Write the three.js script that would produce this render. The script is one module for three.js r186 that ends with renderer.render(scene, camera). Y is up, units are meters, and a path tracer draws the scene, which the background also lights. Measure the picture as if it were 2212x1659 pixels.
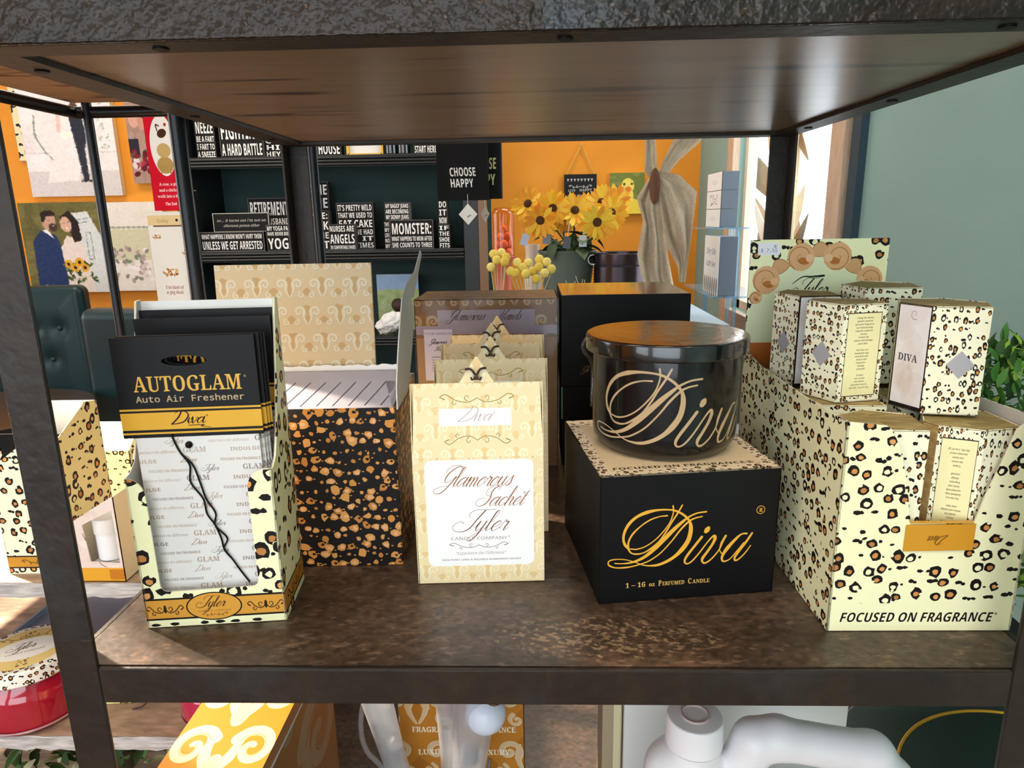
import * as THREE from 'three';
import { RoundedBoxGeometry } from 'three/addons/geometries/RoundedBoxGeometry.js';
import { mergeGeometries } from 'three/addons/utils/BufferGeometryUtils.js';
import { RectAreaLightUniformsLib } from 'three/addons/lights/RectAreaLightUniformsLib.js';
import { MarchingCubes } from 'three/addons/objects/MarchingCubes.js';

// ---------------------------------------------------------------- camera, sky, exposure, lights
const scene = new THREE.Scene();
const camera = new THREE.PerspectiveCamera(58.52, 2212 / 1659, 0.02, 60);
camera.rotation.order = 'YXZ';
camera.position.set(-0.0058, 0.2738, 0.3723);
camera.rotation.set(-0.2383, 0.0328, -0.0175);
const renderer = new THREE.WebGLRenderer({ antialias: true });
renderer.shadowMap.enabled = true;
renderer.toneMapping = THREE.LinearToneMapping;
renderer.toneMappingExposure = 0.95;
scene.background = new THREE.Color(0.82, 0.92, 1.0);
scene.backgroundIntensity = 5.0;
RectAreaLightUniformsLib.init();
const FLOOR = -0.98, CEIL = 1.62, BACK = -3.3, RIGHT = 0.85, LEFT = -4.0, FRONT = 2.6;
const FILL_PANELS = [[0.0, 1.0, 1.2, 0.6, 7], [-1.6, 0.6, 1.2, 0.6, 7], [-1.9, -2.2, 1.2, 0.6, 9], [0.25, -2.3, 0.9, 0.6, 9], [1.3, 1.4, 1.2, 0.6, 7]];   // added unseen ceiling panels for fill light: x, z, width, depth, strength
const SPOT = { at: [-1.55, 0.86, -0.78], to: [-0.4, -0.1, -0.2], strength: 62, angle: 0.45 };  // added unseen lamp standing in for low sun from the left

// ---------------------------------------------------------------- helpers
const V3 = (x, y, z) => new THREE.Vector3(x, y, z);
function rng(seed) { let a = seed >>> 0; return () => { a = (a + 0x6d2b79f5) | 0; let t = Math.imul(a ^ (a >>> 15), 1 | a); t = (t + Math.imul(t ^ (t >>> 7), 61 | t)) ^ t; return ((t ^ (t >>> 14)) >>> 0) / 4294967296; }; }
const used = {};
function numbered(name) { const k = used[name] = (used[name] ?? -1) + 1; return k ? name + '_' + String(k).padStart(3, '0') : name; }
function tag(o, label, category, group) { if (label) o.userData.label = label; if (category) o.userData.category = category; if (group) o.userData.group = group; return o; }
function thing(name, label, category, [x, y, z] = [0, 0, 0], yaw = 0, group) {
  const o = new THREE.Group(); o.name = numbered(name); o.position.set(x, y, z); o.rotation.y = yaw; scene.add(o);
  return tag(o, label, category, group);
}
function joined(g) { if (!Array.isArray(g)) return g; const l = g.map((q) => { const n = q.index ? q.toNonIndexed() : q; for (const k of Object.keys(n.attributes)) if (!['position', 'normal', 'uv'].includes(k)) n.deleteAttribute(k); return n; }); return mergeGeometries(l); }
function part(parent, name, geo, m, label) {
  const o = new THREE.Mesh(joined(geo), m); o.name = parent === scene ? numbered(name) : name; o.castShadow = o.receiveShadow = true; parent.add(o);
  if (label) o.userData.label = label; return o;
}
function single(name, label, category, geo, m, pos, yaw = 0, group) { const o = part(scene, name, geo, m); o.position.set(...pos); o.rotation.y = yaw; return tag(o, label, category, group); }
function structure(name, geo, m, parent = scene) { const o = new THREE.Mesh(joined(geo), m); o.name = name; o.castShadow = o.receiveShadow = true; parent.add(o); if (parent === scene) o.userData.kind = 'structure'; return o; }
function copyOf(src, pos, yaw, label) { const c = src.clone(); c.name = numbered(src.name.replace(/_\d{3}$/, '')); c.position.set(...pos); c.rotation.y = yaw; if (label) c.userData = { ...src.userData, label }; scene.add(c); return c; }
function bx(w, h, d, x = 0, y = 0, z = 0, r = 0) { const g = r ? new RoundedBoxGeometry(w, h, d, 2, r) : new THREE.BoxGeometry(w, h, d); return g.translate(x, y, z); }
function cyl(r0, r1, h, x = 0, y = 0, z = 0, n = 32) { return new THREE.CylinderGeometry(r0, r1, h, n).translate(x, y, z); }
function rod(a, b, r, n = 12) { const A = V3(...a), B = V3(...b), d = B.clone().sub(A), g = new THREE.CylinderGeometry(r, r, d.length(), n); g.applyQuaternion(new THREE.Quaternion().setFromUnitVectors(V3(0, 1, 0), d.normalize())); return g.translate((A.x + B.x) / 2, (A.y + B.y) / 2, (A.z + B.z) / 2); }
function tube(pts, r, n = 24, rad = 8) { return new THREE.TubeGeometry(new THREE.CatmullRomCurve3(pts.map((p) => V3(...p))), n, r, rad, false); }
function lathe(prof, n = 48) { return new THREE.LatheGeometry(prof.map(([x, y]) => new THREE.Vector2(x, y)), n); }
function shapeOf(pts) { if (!Array.isArray(pts)) return pts; const s = new THREE.Shape(); pts.forEach(([x, y], i) => (i ? s.lineTo(x, y) : s.moveTo(x, y))); s.closePath(); return s; }
// a flat sheet: outline in (u, v) metres from o; its printed face looks along u x v, its thickness goes the other way; the print covers w x h
function sheet(o, u, v, pts, t, w, h, holes) {
  const s = shapeOf(pts); for (const q of holes || []) { const p = new THREE.Path(); q.forEach(([x, y], i) => (i ? p.lineTo(x, y) : p.moveTo(x, y))); p.closePath(); s.holes.push(p); }
  const g = new THREE.ExtrudeGeometry(s, { depth: t, bevelEnabled: false, curveSegments: 10 }), uv = g.attributes.uv, ps = g.attributes.position;
  for (let i = 0; i < uv.count; i++) uv.setXY(i, ps.getX(i) / w, ps.getY(i) / h);
  g.translate(0, 0, -t);
  const U = V3(...u).normalize(), W = V3(...v).normalize(), N = U.clone().cross(W);
  return g.applyMatrix4(new THREE.Matrix4().makeBasis(U, W, N).setPosition(...o));
}
const rectPts = (w, h) => [[0, 0], [w, 0], [w, h], [0, h]];
const X = [1, 0, 0], Yv = [0, 1, 0], BK = [0, 0, -1], FW = [0, 0, 1];
const frontSheet = (p, n, pts, w, h, m, z = 0, t = 0.0008, holes) => part(p, n, sheet([0, 0, z], X, Yv, pts, t, w, h, holes), m);
const rightSheet = (p, n, pts, x, w, h, m, t = 0.0008, holes) => part(p, n, sheet([x, 0, 0], BK, Yv, pts, t, w, h, holes), m);            // pts in (depth, height)
const leftSheet = (p, n, pts, x, d, w, h, m, t = 0.0008) => part(p, n, sheet([x, 0, -d], FW, Yv, pts.map(([a, b]) => [d - a, b]).reverse(), t, w, h), m);
const topSheet = (p, n, w, d, y, m, t = 0.0008) => part(p, n, sheet([0, y, 0], X, BK, rectPts(w, d), t, w, d), m);

// ---------------------------------------------------------------- drawing
function tex(w, h, draw, opts = {}) {
  const c = document.createElement('canvas'); c.width = w; c.height = h; const g = c.getContext('2d'); draw(g, w, h);
  const t = new THREE.CanvasTexture(c); t.colorSpace = opts.data ? THREE.NoColorSpace : THREE.SRGBColorSpace; t.wrapS = t.wrapT = THREE.RepeatWrapping; t.anisotropy = 8;
  if (opts.repeat) t.repeat.set(...opts.repeat); return t;
}
function hash(x, y, s) { let h = Math.imul(x, 374761393) ^ Math.imul(y, 668265263) ^ Math.imul(s, 974634511); h = Math.imul(h ^ (h >>> 13), 1274126177); return ((h ^ (h >>> 16)) >>> 0) / 4294967296; }
function noise(x, y, s = 1) { const i = Math.floor(x), j = Math.floor(y), f = x - i, k = y - j, a = f * f * (3 - 2 * f), b = k * k * (3 - 2 * k); const n = (p, q) => hash(p, q, s); return (n(i, j) * (1 - a) + n(i + 1, j) * a) * (1 - b) + (n(i, j + 1) * (1 - a) + n(i + 1, j + 1) * a) * b; }
function fbm(x, y, s, o = 4) { let v = 0, a = 0.5, t = 0; for (let i = 0; i < o; i++) { v += a * noise(x, y, s + i * 17); t += a; a *= 0.55; x *= 2.03; y *= 2.03; } return v / t; }
function pixelTex(w, h, f, opts) { return tex(w, h, (g) => { const im = g.createImageData(w, h), d = im.data; for (let y = 0; y < h; y++) for (let x = 0; x < w; x++) { const c = f(x / w, y / h, x, y), i = (y * w + x) * 4; d[i] = c[0]; d[i + 1] = c[1]; d[i + 2] = c[2]; d[i + 3] = 255; } g.putImageData(im, 0, 0); }, opts); }
const mix = (a, b, t) => a.map((v, i) => v + (b[i] - v) * t);
const std = (o) => new THREE.MeshStandardMaterial({ roughness: 0.6, ...o });
const flat = (color, roughness = 0.6, o = {}) => std({ color, roughness, ...o });
const card = (map, roughness = 0.5, o = {}) => new THREE.MeshPhysicalMaterial({ map, roughness, specularIntensity: 0.4, ...o });

function blob(g, x, y, rx, ry, r, n = 9, j = 0.35) { g.beginPath(); const o = r ? r() * 6 : 0; for (let i = 0; i <= n; i++) { const k = i % n, a = o + k / n * 6.283, m = 1 - j / 2 + j * (hash(k, Math.round(x * 7 + y * 13), 5)); const px = x + Math.cos(a) * rx * m, py = y + Math.sin(a) * ry * m; i ? g.lineTo(px, py) : g.moveTo(px, py); } g.closePath(); g.fill(); }
function leopard(g, x0, y0, w, h, s, seed, pal = {}) {
  const { base = '#f1eec6', ring = '#15100f', fills = ['#c98a4a', '#d79a5c', '#b67b45'], dark = false } = pal, r = rng(seed);
  g.save(); g.beginPath(); g.rect(x0, y0, w, h); g.clip(); g.fillStyle = base; g.fillRect(x0, y0, w, h); g.lineJoin = 'round';
  for (let y = y0 - s / 2, row = 0; y < y0 + h + s; y += s * 0.86, row++) for (let x = x0 - s / 2 + (row % 2) * s / 2; x < x0 + w + s; x += s) {
    const cx = x + (r() - 0.5) * s * 0.5, cy = y + (r() - 0.5) * s * 0.5, k = r();
    if (dark) {
      const q = s * (k < 0.6 ? 0.30 + 0.12 * r() : 0.14 + 0.1 * r());
      g.fillStyle = fills[(r() * fills.length) | 0]; blob(g, cx, cy, q, q * (0.75 + 0.4 * r()), r, 8, 0.6);
      if (q > s * 0.28) { const e = r(); g.fillStyle = '#d8a67c'; if (e < 0.6) blob(g, cx + q * 0.1, cy, q * 0.6, q * 0.5, r, 7, 0.8); if (e > 0.75) { g.fillStyle = base; blob(g, cx + q * 0.2, cy - q * 0.1, q * 0.4, q * 0.3, r, 6, 0.8); blob(g, cx + q * 0.8, cy - q * 0.5, q * 0.3, q * 0.25, r, 6, 0.5); } }
      g.fillStyle = fills[0]; if (r() < 0.8) blob(g, cx + s * 0.5, cy + s * 0.4 * (r() - 0.5), s * 0.1, s * 0.07, r, 6, 0.6);
    } else if (k < 0.56) {
      const q = s * (0.28 + 0.09 * r());
      g.fillStyle = ring; blob(g, cx, cy, q, q * (0.8 + 0.4 * r()), r, 10, 0.4);
      g.fillStyle = r() < 0.22 ? base : fills[(r() * fills.length) | 0]; blob(g, cx + q * 0.12 * (r() - 0.3), cy + q * 0.1, q * 0.55, q * 0.5, r, 7, 0.4);
      if (r() < 0.5) { g.fillStyle = base; const a = r() * 6.28; blob(g, cx + Math.cos(a) * q * 0.9, cy + Math.sin(a) * q * 0.9, q * 0.36, q * 0.3, r, 6, 0.3); }
    } else if (k < 0.9) {
      g.fillStyle = ring; const q = s * (0.11 + 0.09 * r()); blob(g, cx, cy, q * 1.25, q * 0.8, r, 6, 0.6);
      if (r() < 0.6) blob(g, cx + q * 1.5, cy + q * (r() - 0.3), q * 0.8, q * 0.7, r, 6, 0.6);
    }
    if (!dark && r() < 0.25) { g.fillStyle = ring; const q = s * (0.06 + 0.07 * r()); blob(g, cx + s * 0.48, cy + s * 0.4 * (r() - 0.5), q * 1.3, q, r, 6, 0.7); }
  }
  g.restore();
}
function ribbon(g, pts, kx = 1, ky = 1) {            // a pen stroke of changing width through [x, y, width]
  const at = (p, q, r, s, t) => 0.5 * (2 * q + (r - p) * t + (2 * p - 5 * q + 4 * r - s) * t * t + (3 * q - p - 3 * r + s) * t * t * t);
  for (let i = 0; i < pts.length - 1; i++) {
    const a = pts[Math.max(i - 1, 0)], b = pts[i], c = pts[i + 1], d = pts[Math.min(i + 2, pts.length - 1)], n = Math.max(6, Math.ceil(Math.hypot(c[0] - b[0], c[1] - b[1]) * kx / Math.max(0.3, Math.min(b[2], c[2]) * 0.2)));
    for (let k = 0; k <= Math.min(n, 160); k++) { const t = k / Math.min(n, 160); g.beginPath(); g.arc(at(a[0], b[0], c[0], d[0], t), at(a[1], b[1], c[1], d[1], t), Math.max(0.2, (b[2] + (c[2] - b[2]) * t) / 2), 0, 6.3); g.fill(); }
  }
}
const PEN = {   // cursive letters: strokes on x-height 1, then the advance
  a: [[[0.75, 0.85], [0.5, 1], [0.15, 0.7], [0.05, 0.3], [0.25, 0], [0.55, 0.3], [0.8, 0.95]], [[0.82, 1], [0.72, 0.3], [0.85, 0], [1.1, 0.3]], 1.0],
  c: [[[0.7, 0.8], [0.5, 1], [0.15, 0.7], [0.1, 0.25], [0.35, 0], [0.8, 0.35]], 0.75],
  d: [[[0.75, 0.85], [0.5, 1], [0.15, 0.7], [0.05, 0.3], [0.25, 0], [0.55, 0.3], [0.8, 0.95]], [[0.85, 2.1], [0.75, 0.5], [0.85, 0], [1.1, 0.3]], 1.0],
  e: [[[0, 0.3], [0.5, 0.55], [0.6, 0.85], [0.4, 1], [0.12, 0.6], [0.15, 0.15], [0.4, 0], [0.8, 0.35]], 0.72],
  h: [[[0, 0.2], [0.35, 1.6], [0.3, 2.1], [0.18, 1.9], [0.1, 0]], [[0.12, 0.4], [0.4, 0.95], [0.6, 0.9], [0.58, 0.3], [0.68, 0], [0.95, 0.3]], 0.9],
  i: [[[0, 0.3], [0.2, 1], [0.15, 0.3], [0.25, 0], [0.5, 0.3]], [[0.25, 1.5], [0.27, 1.55]], 0.45],
  l: [[[0, 0.25], [0.35, 1.6], [0.3, 2.1], [0.15, 1.8], [0.12, 0.4], [0.22, 0], [0.5, 0.3]], 0.45],
  m: [[[0, 0.5], [0.15, 1], [0.15, 0]], [[0.17, 0.4], [0.4, 0.98], [0.55, 0.8], [0.52, 0]], [[0.54, 0.4], [0.78, 0.98], [0.93, 0.8], [0.9, 0.2], [1, 0], [1.25, 0.3]], 1.2],
  n: [[[0, 0.5], [0.15, 1], [0.15, 0]], [[0.17, 0.4], [0.42, 0.98], [0.58, 0.8], [0.55, 0.2], [0.65, 0], [0.9, 0.3]], 0.85],
  o: [[[0.6, 0.9], [0.4, 1], [0.1, 0.6], [0.1, 0.2], [0.35, 0], [0.65, 0.35], [0.6, 0.9], [0.9, 0.75]], 0.78],
  r: [[[0, 0.3], [0.2, 1.1], [0.3, 0.9], [0.5, 0.9], [0.45, 0.3], [0.5, 0], [0.75, 0.3]], 0.65],
  s: [[[0, 0.2], [0.4, 1.1], [0.45, 0.8], [0.55, 0.3], [0.35, 0], [0.1, 0.15]], 0.65],
  t: [[[0, 0.3], [0.3, 1.7], [0.2, 0.3], [0.3, 0], [0.6, 0.3]], [[0.05, 1.1], [0.5, 1.15]], 0.5],
  u: [[[0, 0.4], [0.15, 1], [0.1, 0.3], [0.3, 0], [0.55, 0.4], [0.65, 1], [0.6, 0.25], [0.72, 0], [1, 0.3]], 0.9],
  v: [[[0, 0.6], [0.15, 1], [0.2, 0.2], [0.35, 0], [0.6, 0.6], [0.65, 1], [0.85, 0.85]], 0.75],
  y: [[[0, 0.4], [0.15, 1], [0.1, 0.3], [0.3, 0], [0.6, 0.5], [0.65, 1]], [[0.65, 1], [0.5, -0.4], [0.2, -1], [-0.1, -0.8], [0.3, -0.3], [0.95, 0.3]], 0.85],
  G: [[[1.5, 1.7], [1.6, 2.1], [1.2, 2.2], [0.6, 1.8], [0.35, 1], [0.6, 0.5], [1.1, 0.7], [1.4, 1.1]], [[1.45, 1.1], [1.2, 0.2], [0.8, -0.6], [0.1, -0.7], [-0.2, -0.3], [0.3, 0], [1, 0.1]], [[0.3, 1.4], [0, 1.7], [0.3, 2.2], [1, 2.3], [1.6, 2]], 1.55],
  S: [[[1.4, 1.8], [1.3, 2.2], [0.9, 2], [0.8, 1.5], [1, 0.9], [0.8, 0.2], [0.2, 0], [-0.3, 0.3], [-0.2, 0.8], [0.4, 0.9]], [[0.9, 1.1], [0.3, 1.3], [0.2, 1.9], [0.8, 2.3], [1.5, 2.1]], 1.3],
  T: [[[0.2, 1.4], [0, 1.8], [0.4, 2.2], [1.2, 2.15], [1.9, 2.25]], [[1.15, 2.15], [0.9, 1.2], [0.7, 0.3], [0.2, -0.05], [-0.5, 0.1], [-0.8, 0.6], [-0.4, 1], [0, 0.8]], 1.15],
  H: [[[0, 1.5], [-0.1, 2], [0.4, 2.2], [0.7, 1.8], [0.5, 0.6], [0.1, 0], [-0.3, 0.3]], [[1.7, 2.2], [1.4, 1.6], [1.1, 0.4], [1.3, 0], [1.7, 0.4]], [[0.2, 0.9], [0.8, 1.2], [1.6, 1.1]], 1.7],
  D: [[[0, 1.8], [0.6, 2.15], [1.4, 1.9], [1.7, 1.2], [1.3, 0.3], [0.5, 0], [-0.1, -0.05]], [[0.75, 2.2], [0.55, 1.1], [-0.1, -0.05]], 1.7],
  E: [[[1.2, 1.9], [0.8, 2.2], [0.3, 1.8], [0.5, 1.2], [0.8, 1.1], [0.3, 0.9], [0, 0.4], [0.4, 0], [1.1, 0.4]], 1.1],
};
function script(g, str, x, y, size, nib, color, slant = 0.55, wide = 1) {   // y is the baseline, size the x-height in pixels
  g.fillStyle = color; let at = 0;
  for (const ch of str) {
    const L = PEN[ch]; if (!L) { at += 0.6; continue; }
    for (const st of L.slice(0, -1)) {
      const p = st.map(([u, v]) => [x + ((at + u) * wide + v * slant) * size, y - v * size]);
      ribbon(g, p.map((q, i) => { const a = p[Math.max(0, i - 1)], b = p[Math.min(p.length - 1, i + 1)], dy = b[1] - a[1], dx = b[0] - a[0]; return [q[0], q[1], nib * (0.35 + 0.9 * Math.max(0, dy * 0.8 - dx * 0.2) / (Math.hypot(dx, dy) + 1e-6))]; }));
    }
    at += L[L.length - 1];
  }
  return at * size * wide;
}
function words(g, str, x, y, w, h, color, font = 'bold 100px sans-serif', slant = 0) {    // fills the box w x h whose lower left corner is x, y
  g.save(); g.font = font; g.fillStyle = color; g.textBaseline = 'alphabetic'; const m = g.measureText(str).width || 1; g.transform(w / m, 0, -slant * h / 73, h / 73, x, y); g.fillText(str, 0, 0); g.restore();
}
function scroll(g, x, y, r, turns, a0, dir, wd) { const p = []; for (let i = 0; i <= 14; i++) { const t = i / 14, a = a0 + dir * t * turns * 6.283, q = r * (1 - 0.85 * t); p.push([x + Math.cos(a) * q, y + Math.sin(a) * q, wd * (1 - 0.5 * t)]); } ribbon(g, p); }
function flourish(g, cx, cy, w, h, color, wd) {    // mirrored scrollwork
  g.fillStyle = color;
  for (const s of [-1, 1]) {
    ribbon(g, [[cx, cy, wd], [cx + s * w * 0.12, cy + h * 0.35, wd], [cx + s * w * 0.28, cy + h * 0.2, wd], [cx + s * w * 0.42, cy - h * 0.3, wd], [cx + s * w * 0.5, cy - h * 0.1, wd], [cx + s * w * 0.44, cy + h * 0.08, wd * 1.6]]);
    scroll(g, cx + s * w * 0.13, cy - h * 0.05, h * 0.28, 0.9, s > 0 ? 1.6 : 1.55, -s, wd); scroll(g, cx + s * w * 0.3, cy + h * 0.42, h * 0.2, 0.9, s > 0 ? -1 : 4.1, s, wd);
  }
}
function damask(g, x0, y0, w, h, c, base, tones, seed) {      // tones: flower patches, scrolls, scroll shadows
  g.save(); g.beginPath(); g.rect(x0, y0, w, h); g.clip(); g.fillStyle = base; g.fillRect(x0, y0, w, h);
  const r = rng(seed), st = c * 0.82;
  for (let y = y0 - st * 0.3, row = 0; y < y0 + h + c; y += st, row++) for (let x = x0 + (row % 2) * c * 0.5 - c * 0.25; x < x0 + w + c; x += c) {
    g.fillStyle = tones[0]; blob(g, x, y - c * 0.04, c * 0.15, c * 0.15, r, 12, 0.5); blob(g, x, y + c * 0.2, c * 0.07, c * 0.13, r, 9, 0.5); blob(g, x + c / 2, y + c * 0.26, c * 0.12, c * 0.12, r, 9, 0.6);
    for (const [k, o] of [[2, c * 0.012], [1, 0]]) { g.fillStyle = tones[k];
      for (const s of [-1, 1]) {
        scroll(g, x + s * c * 0.25 + o, y + c * 0.02 + o, c * 0.17, 1.25, s > 0 ? 2.4 : 0.74, s, c * 0.085);
        ribbon(g, [[x + s * c * 0.02 + o, y + c * 0.4, c * 0.02], [x + s * c * 0.1 + o, y + c * 0.24, c * 0.06], [x + s * c * 0.13 + o, y + c * 0.08, c * 0.07], [x + s * c * 0.1 + o, y - c * 0.08, c * 0.03]]);
        scroll(g, x + s * c * 0.36 + o, y + c * 0.33 + o, c * 0.1, 1.1, s > 0 ? 4.2 : -1.06, -s, c * 0.055);
      } }
  }
  g.restore();
}

// ---------------------------------------------------------------- materials
const NZ = (w, h, f, o) => pixelTex(w, h, f, o);
const steelMap = NZ(512, 512, (u, v) => { const n = fbm(u * 9, v * 9, 3, 5), k = fbm(u * 40, v * 40, 8, 3); let c = mix([30, 24, 20], [48, 37, 29], n); c = mix(c, [48, 54, 58], Math.max(0, fbm(u * 5, v * 5, 21) - 0.52) * 3); return c.map((q) => q * (0.8 + 0.4 * k)); });
const steelBump = NZ(512, 512, (u, v) => { const q = 255 * fbm(u * 60, v * 60, 5, 4); return [q, q, q]; }, { data: true });
const M = {
  steel: std({ map: steelMap, roughness: 0.45, metalness: 0.3, bumpMap: steelBump, bumpScale: 0.0004 }),
  steelRough: std({ map: steelMap, roughness: 0.3, metalness: 0.5, bumpMap: NZ(1024, 1024, (u, v) => { const q = 255 * Math.pow(fbm(u * 170, v * 170, 15, 4), 1.3); return [q, q, q]; }, { data: true }), bumpScale: 0.0012 }),
  black: new THREE.MeshPhysicalMaterial({ color: '#09090a', roughness: 0.5, specularIntensity: 0.35 }), blackBar: flat('#15171b', 0.3, { metalness: 0.5 }), white: flat('#e9e8e6', 0.6), paper: flat('#e9e8ea', 0.8), raw: flat('#cfccc8', 0.85), kraft: flat('#a9845a', 0.85), cream: flat('#efe3bd', 0.6), goldInk: flat('#cf9a2f', 0.45), gold: flat('#c9982f', 0.35, { metalness: 0.7 }),
  ribbonBrown: flat('#2a1a12', 0.5), greyWindow: flat('#a9a9ac', 0.25), chrome: flat('#c9ccd2', 0.15, { metalness: 1 }),
};
const underWood = NZ(1024, 512, (u, v) => {
  const w = v + 0.03 * fbm(u * 2, v * 6, 4), n = fbm(u * 3, w * 26, 2, 5), m = fbm(u * 9, w * 120, 6, 3);
  let c = mix([118, 96, 74], [146, 122, 96], n); c = c.map((q) => q * (0.95 + 0.1 * m));
  const k = fbm(u * 5, v * 30, 33, 2); if (k > 0.7) c = mix(c, [40, 24, 16], (k - 0.7) * 4); return c;
});
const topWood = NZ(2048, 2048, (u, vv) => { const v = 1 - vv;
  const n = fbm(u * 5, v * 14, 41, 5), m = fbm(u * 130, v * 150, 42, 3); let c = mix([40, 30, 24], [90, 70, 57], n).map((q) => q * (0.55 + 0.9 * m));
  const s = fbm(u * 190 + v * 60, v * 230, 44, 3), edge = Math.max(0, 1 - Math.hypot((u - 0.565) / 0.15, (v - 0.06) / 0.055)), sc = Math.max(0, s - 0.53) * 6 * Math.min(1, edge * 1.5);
  c = mix(c, [176, 146, 112], Math.min(0.6, sc));  // worn tan speckle that also carries a painted pool of light
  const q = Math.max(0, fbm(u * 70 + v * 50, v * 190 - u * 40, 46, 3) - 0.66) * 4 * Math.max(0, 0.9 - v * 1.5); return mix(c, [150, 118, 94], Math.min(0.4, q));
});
M.boardUnder = new THREE.MeshPhysicalMaterial({ map: underWood, roughness: 0.42, clearcoat: 0.55, clearcoatRoughness: 0.22 });
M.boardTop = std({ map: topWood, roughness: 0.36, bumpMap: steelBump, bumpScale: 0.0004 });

// ---------------------------------------------------------------- the steel shelving unit
const W = 0.569, L0 = -W / 2, R0 = W / 2, A1 = 0.0254, TH = 0.0032, DEPTH = 0.519, H = 0.3635;
const uvScale = (g, k) => { const p = g.attributes.position, n = g.attributes.normal, uv = g.attributes.uv; for (let i = 0; i < p.count; i++) { const ax = Math.abs(n.getX(i)), ay = Math.abs(n.getY(i)); uv.setXY(i, (ax > 0.6 ? p.getZ(i) : p.getX(i)) * k, (ay > 0.6 ? p.getZ(i) : p.getY(i)) * k); } return g; };
{
  const t = thing('shelving_unit', 'dark steel angle-iron shelving unit with brown wooden boards, standing nearest', 'shelf', [0, FLOOR, 0]);
  const y0 = -FLOOR, top = 1.0, ph = top - FLOOR;
  for (const sx of [-1, 1]) for (const back of [0, 1]) {
    const xo = sx * (R0 + A1), z = back ? -DEPTH : 0, zs = back ? 1 : -1;
    const flange = (w, d, cx, cz) => uvScale(bx(w, ph, d, cx, ph / 2, cz, 0.0012), 3);
    part(t, 'post', [flange(A1, TH, xo - sx * A1 / 2, z + zs * TH / 2), flange(TH, A1 - TH, xo - sx * TH / 2, z + zs * (TH + (A1 - TH) / 2))], M.steel);
  }
  for (const [lv, ys] of [['top', H + A1], ['mid', 0], ['low', -0.389]]) {
    const y = ys + y0, fy = y - A1, mf = lv === 'top' ? M.steelRough : M.steel;
    part(t, 'front_rail', [uvScale(bx(W, A1 + (lv === 'top' ? 0.012 : 0), TH, 0, y - A1 / 2 + (lv === 'top' ? 0.006 : 0), -TH / 2, 0.0012), lv === 'top' ? 1.7 : 3)], mf);
    part(t, 'front_flange', uvScale(bx(W, TH, A1 - TH, 0, fy + TH / 2, -TH - (A1 - TH) / 2), 3), M.steel);
    part(t, 'back_rail', [uvScale(bx(W, A1, TH, 0, y - A1 / 2, -DEPTH + TH / 2, 0.0012), 3), uvScale(bx(W, TH, A1 - TH, 0, fy + TH / 2, -DEPTH + TH + (A1 - TH) / 2), 3)], M.steel);
    for (const s of [-1, 1]) {
      const r = part(t, 'side_rail', [uvScale(bx(TH, A1 - 0.0003, DEPTH - 2 * A1, s * (R0 + A1 - TH / 2), y - A1 / 2 - 0.00015, -DEPTH / 2), 3), uvScale(bx(A1 - TH, TH, DEPTH - 2 * TH, s * (R0 + (A1 - TH) / 2), fy + TH / 2, -DEPTH / 2), 3)], M.steel);
      if (lv === 'top') for (const z of [-0.06, -0.25, -0.43]) part(r, 'screw', cyl(0.0042, 0.0042, 0.0016, s * (R0 + 0.012), fy - 0.0003, z, 16), M.black);
    }
    if (lv === 'top') for (const x of [-0.2, 0.012, 0.235]) part(t, 'screw', cyl(0.0042, 0.0042, 0.0016, x, fy - 0.0003, -0.014, 16), M.black);
    if (lv === 'mid') part(t, 'bolt', lathe([[0, -0.003], [0.0035, -0.0028], [0.0052, -0.0012], [0.0055, 0]], 20).translate(-0.0332, fy - 0.0002, -0.006), M.chrome, 'shiny domed bolt head');
    const bw = W + 2 * A1 - 2 * TH - 0.002, bd = DEPTH - 2 * TH - 0.002, by = fy + TH + 0.0004, bh = y - by;
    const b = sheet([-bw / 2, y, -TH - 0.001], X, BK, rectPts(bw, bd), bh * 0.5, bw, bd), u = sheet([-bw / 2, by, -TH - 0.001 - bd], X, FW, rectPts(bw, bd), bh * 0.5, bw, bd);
    part(t, 'shelf_board', b, M.boardTop); part(t, 'board_underside', u, M.boardUnder);
  }
}

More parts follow.
